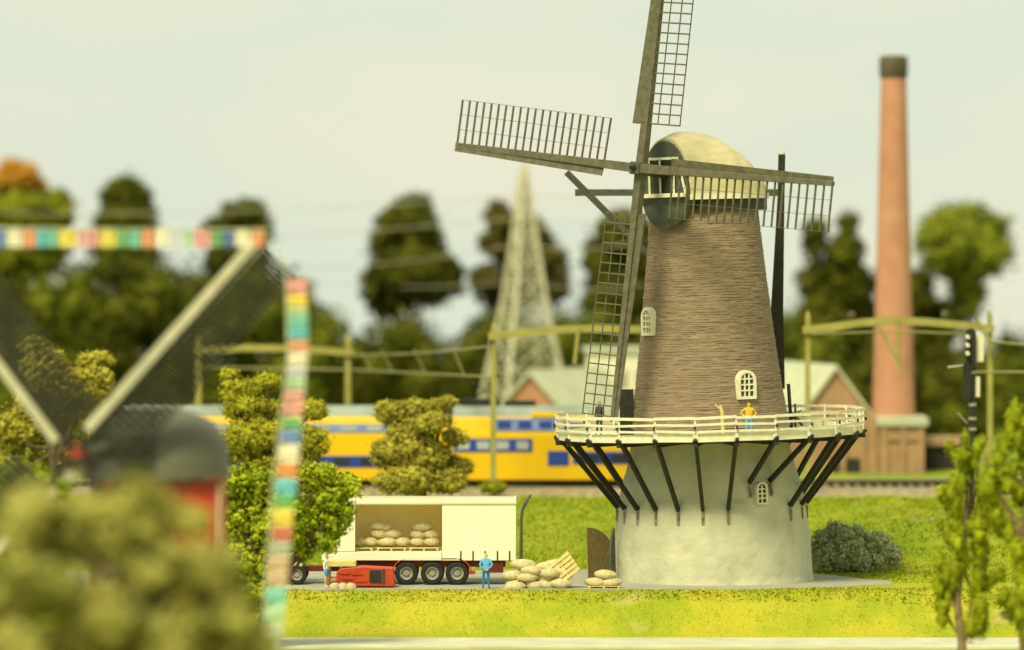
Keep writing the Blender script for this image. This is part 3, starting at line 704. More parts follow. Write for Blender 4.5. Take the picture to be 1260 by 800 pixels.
# ------------------------------------------------------------------ train
RD = 284.0; rs = S(RD-1.45)
def TX(px): return (px-630)/rs
def TZ(py): return HC-(py-HOR)/rs
def train_car(label, xa, xb, spec, bogies, yellow_top=True):
    t = thing('train_car', label, 'train car', (TX((xa+xb)/2), RD, 2.95), 'cars of the yellow double-deck train')
    ya, yb = RD-1.45, RD+1.45
    x0, x1 = TX(xa), TX(xb)
    def sect(z0, z1, tuck=0): return None
    body = [(-1.45,TZ(591)),(-1.45,TZ(535)),(-1.30,TZ(517)),(-1.22,TZ(512)),(1.22,TZ(512)),(1.30,TZ(517)),(1.45,TZ(535)),(1.45,TZ(591))]
    fr = Matrix.Translation((0,RD,0)) @ Matrix.Rotation(R(90),4,'Z')
    part('body', MB().prism(body, -x1, -x0, fr), M['tyellow'], t, bev=.06)
    roof = [(-1.24,TZ(514)),(-1.15,TZ(506)),(-.8,TZ(500)),(.8,TZ(500)),(1.15,TZ(506)),(1.24,TZ(514))]
    part('roof', MB().prism(roof, -x1+.05, -x0-.05, fr), M['troof'], t, smooth=True)
    part('underframe', MB().box(((x0+x1)/2, RD, TZ(595)), (x1-x0-.6, 2.3, .45)), M['under'], t)
    for (a,b,y0_,y1_,m,pn,pm) in spec:
        zz = (TZ(y0_)+TZ(y1_))/2; inset = -1.47
        if y1_ < 535: inset = -1.40
        o = part('window_band', MB().box((TX((a+b)/2), RD+inset, zz), (TX(b)-TX(a), .06 if inset < -1.45 else .16, TZ(y0_)-TZ(y1_))), M[m], t)
        for k in range(pn):
            c = a+(b-a)*(k+.5)/pn; ww = (TX(b)-TX(a))/pn*.62
            part('pane', MB().box((TX(c), RD+inset-(.03 if inset < -1.45 else .08), zz), (ww, .05, (TZ(y0_)-TZ(y1_))*.62)), M[pm], o)
    for px in bogies:
        bg_ = part('bogie', MB().box((TX(px), RD-.2, TZ(596)), (2.6, 2.2, .35)), M['under'], t)
        for dx in (-.95,.95):
            w_ = MB().tube([(TX(px)+dx, RD-1.0, 3.37), (TX(px)+dx, RD+1.0, 3.37)], .42, 16); part('wheel', w_, M['under'], bg_)
    return t
M['tpane'] = mat('train_pane', (.45,.50,.48), (.30,.34,.34), .5, .15, spec=.6)
train_car('left car of the yellow train, pale blue upper window stripe, mostly behind trees', 110, 552,
    [(130,540,522,532,'tlblue',13,'tpane'),(130,540,561,575,'tblue',12,'glass')], (175,480))
t2 = train_car('right car of the yellow train with blue upper curve, right behind the catenary post', 556, 955,
    [(608,684,515,530,'tlblue',3,'tblue'),(558,655,540,556,'tblue',4,'tpane'),(674,700,555,573,'tblue',0,'tpane'),(705,940,556,571,'tblue',6,'glass'),(690,930,519,531,'tlblue',8,'tblue')], (640,900))
part('pantograph', MB().box((TX(592),RD,7.45),(2.2,1.5,.45)).tube([(TX(580),RD,7.5),(TX(597),RD,8.2),(TX(583),RD,8.55)],.06).box((TX(583),RD,8.6),(.2,1.8,.06)), M['under'], t2)
part('roof_box', MB().box((TX(640),RD,7.4),(1.8,1.5,.35)), M['under'], t2)
part('roof_stripe', MB().box((TX(674),RD-1.12,TZ(510)),(1.9,.5,.28)), M['tyellow'], t2)
# ------------------------------------------------------------------ catenary portals
def portal(label, D, posts, beam, r=.17, base_z=2.5, hang=None, knobs=()):
    t = thing('catenary_portal', label, 'catenary mast', (W(posts[0][0],0,D).x, D, base_z))
    for (px, ytop) in posts:
        a = W(px,0,D); part('post', MB().beam((a.x,D,base_z),(a.x,D,HC-(ytop-HOR)/S(D)), r*2, r*2, w2=r*1.6, h2=r*1.6), M['portal'], t)
        part('post_cap', MB().beam((a.x,D,HC-(ytop-HOR)/S(D)),(a.x,D,HC-(ytop-5-HOR)/S(D)), r*1.2, w2=r*.5, h2=r*.5), M['portal'], t)
    pts = [W(x,y,D-.05) for x,y in beam]
    mb = MB()
    for p,q in zip(pts,pts[1:]):
        mb.beam(p+Vector((0,-.25,0)), q+Vector((0,-.25,0)), .12, .42).beam(p+Vector((0,.25,0)), q+Vector((0,.25,0)), .12, .42)
        n_ = max(1,int((q-p).length/.8))
        for i in range(n_):
            c = p.lerp(q,(i+.5)/n_); mb.box(c,(.1,.5,.3))
    part('crossbeam', mb, M['portal'], t)
    for a,b in (hang or []): part('hanger', MB().tube([W(*a,D-.5),W(*b,D-.5)], .11, 6), M['portal'], t)
    for x,y in knobs: part('insulator', MB().lathe([(.05,-.25),(.22,-.2),(.27,0),(.22,.2),(.05,.25)],12,W(x,y,D)), M['capb'], t, smooth=True)
    return t
portal('arched yellow-olive catenary portal in front of the brick chimney', 277.5, [(994,388),(1218,386)], [(988,406),(1020,403),(1060,397),(1100,394.5),(1140,396),(1180,400),(1223,405)],
    hang=[((1079,396),(1103,440)),((1105,396),(1105,456))], knobs=[(1048,388),(1163,387)])
portal('yellow-olive catenary portal whose beam runs behind the lower windmill sail', 277.5, [(607,402)], [(601,414),(640,410),(680,406),(730,404),(800,406),(850,409)], base_z=2.3,
    hang=[((712,405),(707,448))])
portal('blurred catenary portal behind the striped garland on the left', 300, [(244,418),(428,417)], [(240,432),(300,428),(360,429),(435,434)], r=.2)
def wire(name, label, pts, r=.045, m='wire', n=14, sag=0):
    out = []
    for (a,b) in zip(pts,pts[1:]):
        for i in range(n+1):
            t = i/n; p = a.lerp(b,t); p.z -= sag*4*t*(1-t); out.append(p)
    return single(name, MB().tube(out, r, 5), M[m], label, 'wire', loc=pts[0], smooth=True)
wire('overhead_wire', 'upper overhead wire sagging between the left portal and the middle catenary post', [W(430,437,298),W(605,426,278)], .06, sag=.15)
wire('overhead_wire', 'lower contact wire between the left portal and the middle catenary post', [W(240,452,300),W(430,455,298),W(605,464,278)], .06)
wire('overhead_wire', 'upper wire leaving the right portal post towards the right edge of the picture', [W(1216,420,277),W(1300,428,268)], .07)
wire('overhead_wire', 'lower wire passing behind the signal towards the right edge of the picture', [W(1198,458,276),W(1300,458,268)], .07)
wire('overhead_wire', 'thin wire running just under the arched portal beam', [W(998,411,277),W(1105,408,277),W(1200,411,277)], .05)
for i,(x,y0,y1,l) in enumerate(((450,433,456,'first'),(475,431,457,'second'),(515,430,458,'third'),(563,428,461,'last'))):
    D = 298-20*(x-430)/175
    wire('dropper_wire', l+' slanting dropper from the left between the two wires left of the middle post', [W(x-6,y0,D),W(x+8,y1,D)], .045)
mb = MB().tube([W(1202,392,276.5), W(1217,420,276.5)], .11)
single('brace_arm', mb, M['portal'], 'short slanting pale arm at the top of the right portal post', 'arm', loc=W(1217,420,276.5))
# grass tuft at post foot
# ------------------------------------------------------------------ signal
GD = 262; p = W(1196,600,GD); p.z = ground_z(p.x, GD)
sg = thing('railway_signal', 'black railway signal board with white dots beside the right portal post', 'signal', p)
gz = lambda y: HC-(y-HOR)/S(GD); gxx = lambda x: (x-630)/S(GD)
part('mast', MB().beam((gxx(1195),GD,p.z),(gxx(1197),GD,gz(412)), .30,.30), M['darkwood'], sg)
def capsule(cx, y0, y1, wd):
    z0, z1 = gz(y1), gz(y0); r = wd/2
    return [(cx+r*math.cos(a), z1-r+r*math.sin(a)) for a in [math.pi*i/8 for i in range(9)]]+[(cx-r*math.cos(a), z0+r-r*math.sin(a)) for a in [math.pi*i/8 for i in range(9)]]
part('signal_board', MB().prism(capsule(gxx(1194),404,454,.55), GD-.35, GD-.15), M['under'], sg)
part('lower_board', MB().prism(capsule(gxx(1189.5),446,492,.46), GD-.32, GD-.16), M['under'], sg)
part('back_plate', MB().box((gxx(1205.5),GD-.02,gz(429)),(.42,.06,1.42)), M['white'], sg)
part('back_plate', MB().box((gxx(1202.5),GD-.02,gz(476)),(.28,.06,1.1)), M['white'], sg)
for y in (414,424,434): part('lamp_hood', MB().tube([(gxx(1189.5),GD-.36,gz(y)),(gxx(1189.5),GD-.7,gz(y)-.04)], .11, 10), M['white'], sg)
for y in (458,498,515,528): part('collar', MB().tube([(gxx(1196.5),GD,gz(y)-.08),(gxx(1196.5),GD,gz(y)+.08)], .22, 10), M['rim'], sg)
part('arm', MB().tube([(gxx(1192),GD-.1,gz(449)),(gxx(1166),GD-.1,gz(452))], .06).tube([(gxx(1190),GD,gz(521)),(gxx(1178),GD,gz(508))], .04), M['rim'], sg)

# ------------------------------------------------------------------ buildings behind the railway
def gable_house(name, label, px0, px1, ridge_y, eave_y, base_y, D, wall, roof_to, depth=12, roofm='croof', cat='building'):
    """gable end facing the camera from px0 to px1, the roof running off to roof_to (pixel) on the right or left"""
    a, b = W(px0,eave_y,D), W(px1,eave_y,D); rz = HC-(ridge_y-HOR)/S(D); bz = 2.1
    t = thing(name, label, cat, ((a.x+b.x)/2, D, bz)); mid = (a.x+b.x)/2
    sh = (roof_to-(px0+px1)/2)/S(D)          # ridge runs diagonally back: shear of a rotated building
    ang_ = math.atan2(sh, depth); v = Vector((math.sin(ang_), math.cos(ang_), 0))*math.hypot(sh,depth)
    P0 = [Vector((a.x,D,bz)),Vector((b.x,D,bz)),Vector((b.x,D,b.z)),Vector((mid,D,rz)),Vector((a.x,D,a.z))]
    mb = MB(); mb.add(P0+[q+v for q in P0], [(0,1,2,3,4),(9,8,7,6,5),(0,1,6,5),(1,2,7,6),(4,0,5,9),(2,3,8,7),(3,4,9,8)])
    part('wall', mb, M[wall], t)
    o = Vector((0,-.3,0)); e = .35; s_ = (rz-b.z)/(b.x-mid)
    R0 = [Vector((a.x-e,D,a.z-e*s_)),Vector((mid,D,rz)),Vector((b.x+e,D,b.z-e*s_))]
    for i,j in ((0,1),(1,2)):
        q = [R0[i]+o+Vector((0,0,.05)),R0[j]+o+Vector((0,0,.05))]; m_ = MB()
        vs = [q[0],q[1],q[1]+v,q[0]+v]; vs += [x_+Vector((0,0,.28)) for x_ in vs]
        m_.add(vs, [(3,2,1,0),(4,5,6,7),(0,1,5,4),(1,2,6,5),(2,3,7,6),(3,0,4,7)])
        part('roof', m_, M[roofm], t)
    return t
gable_house('brick_house', 'low brick gabled building with pale roof behind the train, below the pylon', 612, 690, 462, 506, 560, 318, 'cbrick', 740)
gable_house('brick_hall', 'brick gabled hall with pale roof behind the right end of the mill gallery', 992, 1066, 455, 505, 590, 309, 'dbrick', 950, 16)
wh = thing('white_house', 'bright white building seen through the lower windmill sail', 'building', (W(762,0,330).x,330,2.1))
part('wall', MB().box((W(762,0,330).x,333,(HC-(432-HOR)/S(330)+2.1)/2),(4.4,6,HC-(432-HOR)/S(330)-2.1)), M['white'], wh)
part('roof', MB().box((W(762,0,330).x,333,HC-(431-HOR)/S(330)),(4.9,6.5,.25)), M['croof'], wh)
for dx in (-1.2,.2,1.5): part('window', MB().box((W(762,0,330).x+dx,329.97,7.6),(.7,.1,1.1)), M['rim'], wh)
# brick works with the chimney
BD = 305; bz = lambda y: HC-(y-HOR)/S(BD); bx = lambda x: (x-630)/S(BD)
bw = thing('brick_works', 'dull red brick annex with pale flat cap and recessed wall bays at the chimney foot', 'building', (bx(1090),BD,2.0))
part('wall', MB().box(((bx(1082)+bx(1137))/2, BD+2.5, (bz(524)+2)/2),(bx(1137)-bx(1082),5,bz(524)-2)), M['dbrick'], bw)
part('wall', MB().box(((bx(1032)+bx(1081))/2, BD+3.0, (bz(514)+2)/2),(bx(1081)-bx(1032),5,bz(514)-2)), M['dbrick'], bw)
part('coping', MB().box(((bx(1079)+bx(1142))/2, BD+2.5, bz(519)),(bx(1142)-bx(1079),5.5,.5)), M['croof'], bw)
for a,b in ((1084,1092),(1108,1114),(1130,1137)): part('pier', MB().box(((bx(a)+bx(b))/2, BD-.08, (bz(527)+2)/2),(bx(b)-bx(a),.25,bz(527)-2)), M['dbrick'], bw)
for c in (1100,1122): part('lintel', MB().box((bx(c),BD-.05,bz(537)),(bx(17)-bx(0),.2,.5)), M['dbrick'], bw)
for a,b in ((1036,1041),(1060,1065)): part('pier', MB().box(((bx(a)+bx(b))/2, BD+.40, (bz(517)+2)/2),(bx(b)-bx(a),.25,bz(517)-2)), M['dbrick'], bw)
part('doorway', MB().box((bx(1050),BD+.45,bz(583)),(.9,.2,1.9)), M['under'], bw)
part('window', MB().box((bx(1028),BD+.45,bz(575)),(.5,.2,1.2)), M['under'], bw)
chm = thing('chimney', 'tall tapering orange brick chimney with sooty top', 'chimney', (bx(1099.5),BD+4,2.0))
cD = BD+4; cz = lambda y: HC-(y-HOR)/S(cD); cs = S(cD); cc = ((1099.5-630)/cs, cD, 0)
pr = []
for i in range(0,30):
    t = i/29; y = 600+(92-600)*t; r = (29.5+(15.5-29.5)*min(1,t*1.0)**.9)/cs; pr.append((r, cz(y)))
part('stack', MB().lathe(pr, 40, cc), M['cbrick'], chm, smooth=True)
part('crown', MB().lathe([(15.6/cs,cz(97)),(17.6/cs,cz(92)),(17.8/cs,cz(76)),(17.0/cs,cz(70)),(12/cs,cz(68.5)),(11.5/cs,cz(80))], 40, cc), M['capb'], chm, smooth=True)
bs = thing('shed', 'low dark shed right of the brick annex', 'shed', (bx(1160),BD+6,2.0))
part('wall', MB().box((bx(1162),BD+6,3.0),(3.2,3,2.0)), M['under'], bs); part('roof', MB().box((bx(1162),BD+6,4.15),(3.8,3.6,.5)), M['dbrick'], bs)

# ------------------------------------------------------------------ pylon
PD = 345; ps = S(PD); pc = Vector(((645-630)/ps, PD, 0)); pz = lambda y: HC-(y-HOR)/ps
py = thing('lattice_pylon', 'pale steel lattice power pylon between the background trees', 'pylon', (pc.x,PD,2))
lv = [(498,41),(455,34),(415,27),(375,21),(340,16.8),(308,13),(280,10),(255,7.4),(230,5),(202,1.5)]
mbl = MB(); mbb = MB()
cor = lambda y, h: [Vector((pc.x+sx*h/ps, PD+sy*h/ps, pz(y))) for sx,sy in ((-1,-1),(1,-1),(1,1),(-1,1))]
rot45 = Matrix.Rotation(R(24),3,'Z')
def corr(y,h): return [Vector((pc.x,PD,0))+rot45@(v-Vector((pc.x,PD,0))) for v in cor(y,h)]
for k in range(4):
    leg_ = MB()
    for (y0_,h0),(y1_,h1) in zip(lv,lv[1:]): leg_.beam(corr(y0_,h0)[k], corr(y1_,h1)[k], .28)
    part('leg', leg_, M['pylon'], py)
for (y0_,h0),(y1_,h1) in zip(lv,lv[1:]):
    A, B = corr(y0_,h0), corr(y1_,h1)
    for k in range(4):
        j = (k+1)%4; mbb = MB().beam(A[k],B[j],.11).beam(A[j],B[k],.11).beam(B[k],B[j],.14); part('bracing', mbb, M['pylon'], py)
arm = MB()
for y, h in ((262,20),(300,16)): pass
cabs = [((0,262,370),(645,240,345),(1010,236,330)),((0,300,370),(640,268,345),(800,262,340)),((330,330,380),(640,300,345),(790,296,340)),((380,345,380),(650,345,350),(790,350,345))]
for i,(c,l) in enumerate(zip(cabs,('topmost faint power cable crossing the sky','second faint power cable crossing in front of the left background trees','third faint power cable, crossing the dark cone-crowned tree','lowest faint power cable beside the pylon'))):
    wire('power_cable', l, [W(*q) for q in c], .035, 'cable', sag=.5)

# ------------------------------------------------------------------ trees
def blob_clumps(blobs, D, small, fill=1.0, squash=.8, depth=1.0, jit=1.0, gr=.98):
    """blobs in pixels (x,y,rx,ry) at distance D -> many small clumps over each blob's surface"""
    out = []; s = S(D)
    for (x,y,rx,ry,*dd) in blobs:
        d0 = (dd[0] if dd else 0)+rng.uniform(-1,1)*rx*jit/s
        rx *= gr; ry *= gr
        c = W(x,y,D+d0); RX, RY = rx/s, ry/s; r = small/s
        n = max(3, int(fill*1.1*4*(RX*RY)/(r*r)))
        for i in range(n):
            v = rng.normal(size=3); v /= np.linalg.norm(v); q = rng.uniform(.82,1.02)
            rr = r*rng.uniform(.65,1.3)
            out.append((c.x+v[0]*(RX-rr*.6)*q, D+d0+v[1]*max(RX,RY)*depth*.8*q, c.z+v[2]*(RY-rr*.6)*q, rr, rr, rr*squash))
        out.append((c.x, D+d0, c.z, RX*.92, RX*.92*depth, RY*.92))
    return out
def tree(name, label, D, blobs, small, leaf, dens, m, trunk=None, group=None, base=None, fill=1, cat='tree', bark='bark', tr_w=.3, depth=1.0, stems=None, limbs=True):
    x = trunk if trunk is not None else sum(b[0] for b in blobs)/len(blobs)
    b0 = base if base is not None else ground_z((x-630)/S(D), D)
    t = thing(name, label, cat, ((x-630)/S(D), D, b0), group)
    cl = blob_clumps(blobs, D, small, fill, depth=depth)
    foliage_obj('crown', cl, leaf, dens, M[m], t)
    low = max(b[1]+b[3]*.3 for b in blobs); hi = min(b[1] for b in blobs)
    top = W(sum(b[0] for b in blobs)/len(blobs), (low+hi)/2, D); root = Vector(((x-630)/S(D), D, b0-.3))
    mb = MB(); mid = root.lerp(top,.45)+Vector((rng.normal(0,.2),0,0))
    mb.tube([root, mid, top], [tr_w*1.2, tr_w*.8, tr_w*.3], 8)
    if limbs:
        for b in blobs:
            c = W(b[0],b[1],D+(b[4] if len(b) > 4 else 0)); mb.tube([mid.lerp(top,rng.uniform(-.2,.6)), c.lerp(mid,.4)+Vector((0,0,.2)), c], [tr_w*.5,tr_w*.3,tr_w*.15], 6)
    part('trunk', mb, M[bark], t, smooth=True)
    return t
# in-focus foam trees
tree('shrub_tree', 'knobbly olive-green foam tree standing behind the middle of the trailer roof', 262,
    [(480,507,22,15),(510,505,24,16),(540,500,16,11),(552,494,12,8),(505,530,34,20),(560,538,18,12),(478,558,24,22),(520,560,36,26),(563,574,20,14),(500,592,42,20),(548,592,28,18),(532,520,26,14)],
    6, .115, 55, 'f_foam', trunk=515, fill=1.15, depth=.8)
tree('shrub_tree', 'knobbly yellow-green foam tree directly behind the striped garland', 258,
    [(282,462,13,10),(298,478,30,14),(330,470,18,14),(300,500,32,20),(335,505,26,18),(383,504,22,15),(318,535,48,22),(375,545,34,24),(290,550,26,22),(340,570,50,18)],
    6, .115, 50, 'f_foam2', trunk=330, fill=1.1, depth=.8)
tree('shrub_tree', 'dark olive foam tree behind the left windmill sail of the red mill', 262,
    [(40,425,18,14),(55,455,34,28),(118,445,24,15),(110,470,34,22),(60,500,46,32),(115,510,28,22),(20,530,40,30),(80,560,50,30),(12,575,30,24)],
    6, .13, 30, 'f_foam', trunk=65, fill=1, depth=.8)
hb = [(290,592,24,22),(320,600,24,26),(352,592,24,22),(395,585,24,18),(425,596,18,16),(285,640,22,38),(318,650,28,40),(350,640,28,44),(385,632,28,40),(415,630,22,34),(295,700,26,34),(330,700,26,36),(350,660,20,30),(400,660,16,24),(285,735,22,24),(315,735,22,22),(275,600,14,20),(436,600,12,12),(405,612,24,20),(372,672,16,22)]
tree('hedge_tree', 'bright green leafy hedge bush in front of the trailer front end', 226, hb, 8, .17, 22, 'f_hedge', trunk=318, fill=1.1, depth=.7, cat='bush')
# grey-green bush right of mill
t = thing('bush', 'low grey-green bush on the bank right of the mill foot', 'bush', W(1050,702,248))
cl = blob_clumps([(1012,670,16,22),(1030,662,22,22),(1052,672,26,28),(1080,672,18,20),(1095,682,16,16),(1022,688,26,16),(1060,690,30,15),(1040,682,30,20)], 248.5, 5.5, 1.1, depth=.7)
foliage_obj('foliage', cl, .10, 60, M['f_grey'], t)
part('stem', MB().tube([W(1050,705,248.5),W(1048,680,248.5)], .12, 6), M['bark'], t)
for (x,y,D,sc,l,m) in ((606,600,277,12,'small grass tuft at the foot of the middle catenary post','f_mid'),(1240,740,233,10,'small weed tuft at the lower right bank','f_hedge')):
    t = thing('grass_tuft', l, 'tuft', W(x,y+8,D)); foliage_obj('foliage', blob_clumps([(x,y,sc*1.6,sc*.8)],D,5,1),.14,14,M[m],t)
# right foreground branch trees: moss-clad twisting branches
def branch_tree(label, D, stems, mossy, base):
    t = thing('branching_tree', label, 'tree', W(base[0], base[1], D)); s = S(D)
    mb = MB()
    for pts, w0, w1 in stems:
        P = [W(x,y,D+dz) for x,y,dz in pts]; n = len(P)
        mb.tube(P, [(w0+(w1-w0)*i/(n-1))/s for i in range(n)], 7)
    part('trunk', mb, M['pbark'], t, smooth=True)
    cl = []
    for pts, rad in mossy:
        P = [W(x,y,D+dz) for x,y,dz in pts]
        for a, b in zip(P, P[1:]):
            L = (b-a).length; n = max(3, int(L/(rad/s)*2.2))
            for i in range(n):
                q = a.lerp(b, (i+rng.uniform(0,1))/n); r = rad*1.35/s*rng.uniform(.6,1.1)
                cl.append((q.x+rng.normal(0,.25)*r, q.y+rng.normal(0,.7)*r, q.z+rng.normal(0,.25)*r, r*.8, r, r*rng.uniform(1.0,1.7)))
    foliage_obj('crown', cl, .10, 80, M['f_moss'], t, core=.75)
    return t
branch_tree('left of two moss-green trees with twisted branches at the right edge', 213,
    [([(1183,830,0),(1184,790,0),(1178,740,.2),(1183,690,0),(1188,640,0),(1192,590,0),(1196,560,0)],6.5,2),([(1184,790,0),(1166,760,.4),(1158,720,.3),(1160,690,0)],3,1.5),([(1184,790,0),(1204,755,-.4),(1208,700,0),(1205,650,0),(1212,600,.3)],3.5,1.5),
     ([(1178,760,0),(1170,720,.3),(1176,690,0)],2.5,1.5),([(1186,700,0),(1196,730,.5),(1190,780,.2)],2.5,2),([(1188,650,0),(1198,610,.3),(1204,575,0)],2.5,1.5)],
    [([(1186,535,0),(1188,560,0),(1180,590,0),(1176,625,0),(1180,660,0),(1186,690,0),(1170,710,0),(1160,740,.2),(1158,765,.2)],7.5),
     ([(1166,548,.2),(1176,564,0),(1190,576,0)],5),([(1212,540,0),(1202,552,0),(1196,575,0)],5),([(1158,602,.2),(1166,622,.2),(1176,632,0)],5.5),([(1193,580,0),(1178,596,0),(1170,612,0)],7),
     ([(1152,642,.3),(1162,652,.3),(1168,662,.2)],4.5),([(1165,668,0),(1180,660,0),(1196,650,0),(1210,645,0),(1230,650,0)],6.5),([(1205,590,0),(1212,620,0),(1206,660,0),(1205,700,0),(1200,730,0)],8),
     ([(1158,680,.3),(1160,700,0),(1166,720,0)],6),([(1232,706,0),(1220,714,0),(1208,722,0)],6),([(1204,740,0),(1208,765,0),(1196,772,0)],10),([(1150,712,.2),(1158,730,0)],6)], (1184,830))
branch_tree('right of two moss-green trees, cut by the right edge of the picture', 211,
    [([(1262,860,0),(1258,760,0),(1256,690,0),(1250,640,0),(1222,600,0),(1212,560,0)],6,2),([(1256,690,0),(1262,620,0),(1258,560,0),(1255,520,0)],4,2)],
    [([(1252,500,0),(1244,530,0),(1234,552,0),(1222,575,0),(1212,600,0)],7),([(1262,540,0),(1240,545,0)],7),([(1258,570,0),(1236,584,0),(1222,592,0)],6),([(1230,595,0),(1250,605,0),(1262,620,0)],8),
     ([(1216,600,0),(1226,640,0),(1244,655,0),(1256,690,0),(1258,740,0),(1262,780,0)],9),([(1234,730,0),(1246,745,0),(1256,765,0)],7),([(1262,520,0),(1268,600,0),(1268,680,0)],10)], (1262,860))
# foreground bush, strongly out of focus
tree('foreground_bush', 'large blurred yellow-green bush filling the lower left corner', 146,
    [(170,606,32,30),(150,630,60,30),(210,625,24,20),(165,650,60,44),(40,620,40,24),(90,655,50,40),(30,650,34,40),(195,700,50,40,-.5),(60,720,60,40,-.6),(255,700,40,40),(130,760,60,40,-.8),(285,760,34,50),(225,780,60,50,-.4),(30,800,70,50),(310,800,30,40),(120,840,120,60),(10,740,50,50),(0,820,60,50),(235,640,22,20)],
    16, .20, 22, 'f_fore', trunk=150, fill=.75, tr_w=.3, cat='bush', depth=1.2)
t = thing('leaf_bush', 'small bright green bush at the left edge under the foam tree', 'bush', W(20,640,200))
foliage_obj('foliage', blob_clumps([(18,590,34,26),(60,600,28,20),(0,640,50,40),(40,680,50,60)],200,9,.9), .25, 9, M['f_hedge'], t)
part('stem', MB().tube([W(20,860,200),W(20,640,200)], .2, 6), M['bark'], t)
# background trees
bgt = 'single trees standing out above the background wood'
def bg(label, D, blobs, m, trunk=None, fill=1.3, small=9):
    blobs = [(b[0],b[1],b[2]*1.16,b[3]*1.12) for b in blobs]
    tree('background_tree', label, D, blobs, small, .42, 5, m, trunk=trunk, group=bgt, fill=fill, tr_w=.35, depth=.7)
bg('orange-brown autumn crown at the top left corner of the wood', 385, [(20,215,26,18),(30,232,24,14),(8,228,20,20)], 'f_orange', 20)
bg('bright green broad tree at the far left edge below the orange crown', 375, [(30,265,50,28),(70,262,20,30),(30,305,50,40)], 'f_mid', 25)
bg('dark round-topped tree second from the left', 378, [(155,245,28,26),(156,275,36,26),(155,310,38,26)], 'f_dark', 155)
bg('dark tree left of the red mill sail tip', 378, [(300,262,26,16),(270,285,18,18),(308,285,24,30),(290,320,36,30)], 'f_dark', 292)
bg('dark cone-shaped tree with bare trunk left of the pylon', 372, [(508,254,22,18),(502,275,34,26),(502,305,42,32),(510,335,50,32),(475,366,26,26),(470,345,22,20),(530,350,38,26),(500,352,44,22),(540,340,26,24)], 'f_dark', 500, fill=1)
bg('sparse dull tree directly behind the pylon', 372, [(612,270,16,22),(605,300,16,14),(598,345,20,18),(625,360,36,22),(675,335,20,40),(640,310,30,34),(685,352,14,18),(655,290,18,26)], 'f_brown', 620, fill=1)
bg('dark oval tree behind the lower windmill sail', 372, [(765,285,30,26),(755,320,34,36),(760,370,40,40),(790,330,20,60)], 'f_dark', 765)
bg('dark irregular tree between the mill shaft and the chimney', 372, [(1044,275,10,16),(1003,292,14,24),(1040,310,20,22),(1030,350,44,36),(1050,400,40,36),(1010,400,26,40)], 'f_dark', 1040)
bg('light green round tree right of the chimney', 375, [(1186,280,50,28),(1160,300,32,34),(1210,310,34,30),(1186,320,40,26),(1190,360,22,34)], 'f_lime', 1188, fill=1)
bg('dark low tree behind the chimney', 380, [(1130,360,20,30),(1150,400,30,30),(1135,440,30,40)], 'f_dark', 1140)
# wood at the back: one mass nobody could count
cl = []
for i in range(1450):
    px = rng.uniform(-330,1560); D = rng.uniform(355,420)
    if px < 420: top = 325+20*math.sin(px*.03)+max(0,px-300)*.6
    elif px < 580: top = 408+10*math.sin(px*.06)
    elif px < 960: top = 395+14*math.sin(px*.05)
    elif px < 1150: top = 400+10*math.sin(px*.05)
    else: top = 415+8*math.sin(px*.07)
    y = rng.uniform(top+14, 560); p = W(px,y,D); r = rng.uniform(.9,2.0)
    if p.z < ground_z(p.x,D): p.z = ground_z(p.x,D)+r*.5
    cl.append((p.x,D,p.z,r,r,r*1.15))
wd = [c for c in cl if math.sin(c[0]*.35+1)+.5*math.sin(c[0]*1.1) < .2]; wm = [c for c in cl if c not in wd]
for nm, cc_, mm in (('dark_wood', wd, 'f_dark'), ('green_wood', wm, 'f_wood')):
    Vv, Ff = leaves(cc_, .45, 4.0); o = link(nm, np_mesh(nm, Vv, Ff), None, M[mm], kind='stuff')
# ------------------------------------------------------------------ small red mill in front left
QD = 186; qs = S(QD); qz = lambda y: HC-(y-HOR)/qs; qx = lambda x: (x-630)/qs
rm = thing('red_windmill', 'small out-of-focus red windmill with dark curved roof and pale sail boards', 'windmill', (qx(200),QD+2,-2.1))
part('body', MB().box(((qx(112)+qx(270))/2, QD+2.2, (qz(588)-2.1)/2),(qx(270)-qx(112),4.4,qz(588)+2.1)), M['red'], rm, bev=.04)
for i in range(12):
    x_ = qx(118)+i*(qx(264)-qx(118))/11
    part('batten', MB().box((x_,QD-.03,(qz(590)-1.9)/2),(.06,.07,qz(590)+1.9)), M['red'], rm)
# curved roof, ridge along the picture, rounded at the right end
mb = MB(); vs = []; nu, nv_ = 30, 20
for i in range(nu+1):
    u = i/nu; px = 106+(280-106)*u
    q = 1 if u < .60 else math.sqrt(max(0,1-((u-.60)/.40)**2)); hgt = (qz(507)-qz(592))*(q**.75)*(1 if u > .1 else .96)
    for k in range(nv_+1):
        a = math.pi*k/nv_; vs.append((qx(px), QD+2.2-2.6*math.cos(a)*(q*.9+.1), qz(592)+hgt*math.sin(a)**.85))
fs = [(i*(nv_+1)+k, i*(nv_+1)+k+1, (i+1)*(nv_+1)+k+1, (i+1)*(nv_+1)+k) for i in range(nu) for k in range(nv_)]
cut = 15*nv_; k16 = 16*(nv_+1); mb.add(vs[:k16], fs[:cut]+[tuple(range(nv_+1))[::-1]])
part('roof', mb, M['stripe'], rm, smooth=True)
mb = MB(); mb.add([Vector((v[0], QD+2.2+(v[1]-QD-2.2)*1.02, v[2]+.05)) for v in vs[k16-nv_-1:]], [tuple(i-(k16-nv_-1) for i in f) for f in fs[cut:-1]]+[tuple(range(nv_+1))])
part('roof_end', mb, M['roofend'], rm, smooth=True)
for i in range(9):
    a = R(20+i*15); zc = qz(592)+(qz(507)-qz(592))*math.sin(a)**.85; yc = QD+2.2-2.6*math.cos(a)
    part('roof_batten', MB().beam((qx(108),yc,zc+.04),(qx(205),yc,zc+.04),.07,.06), M['stripe'], rm)
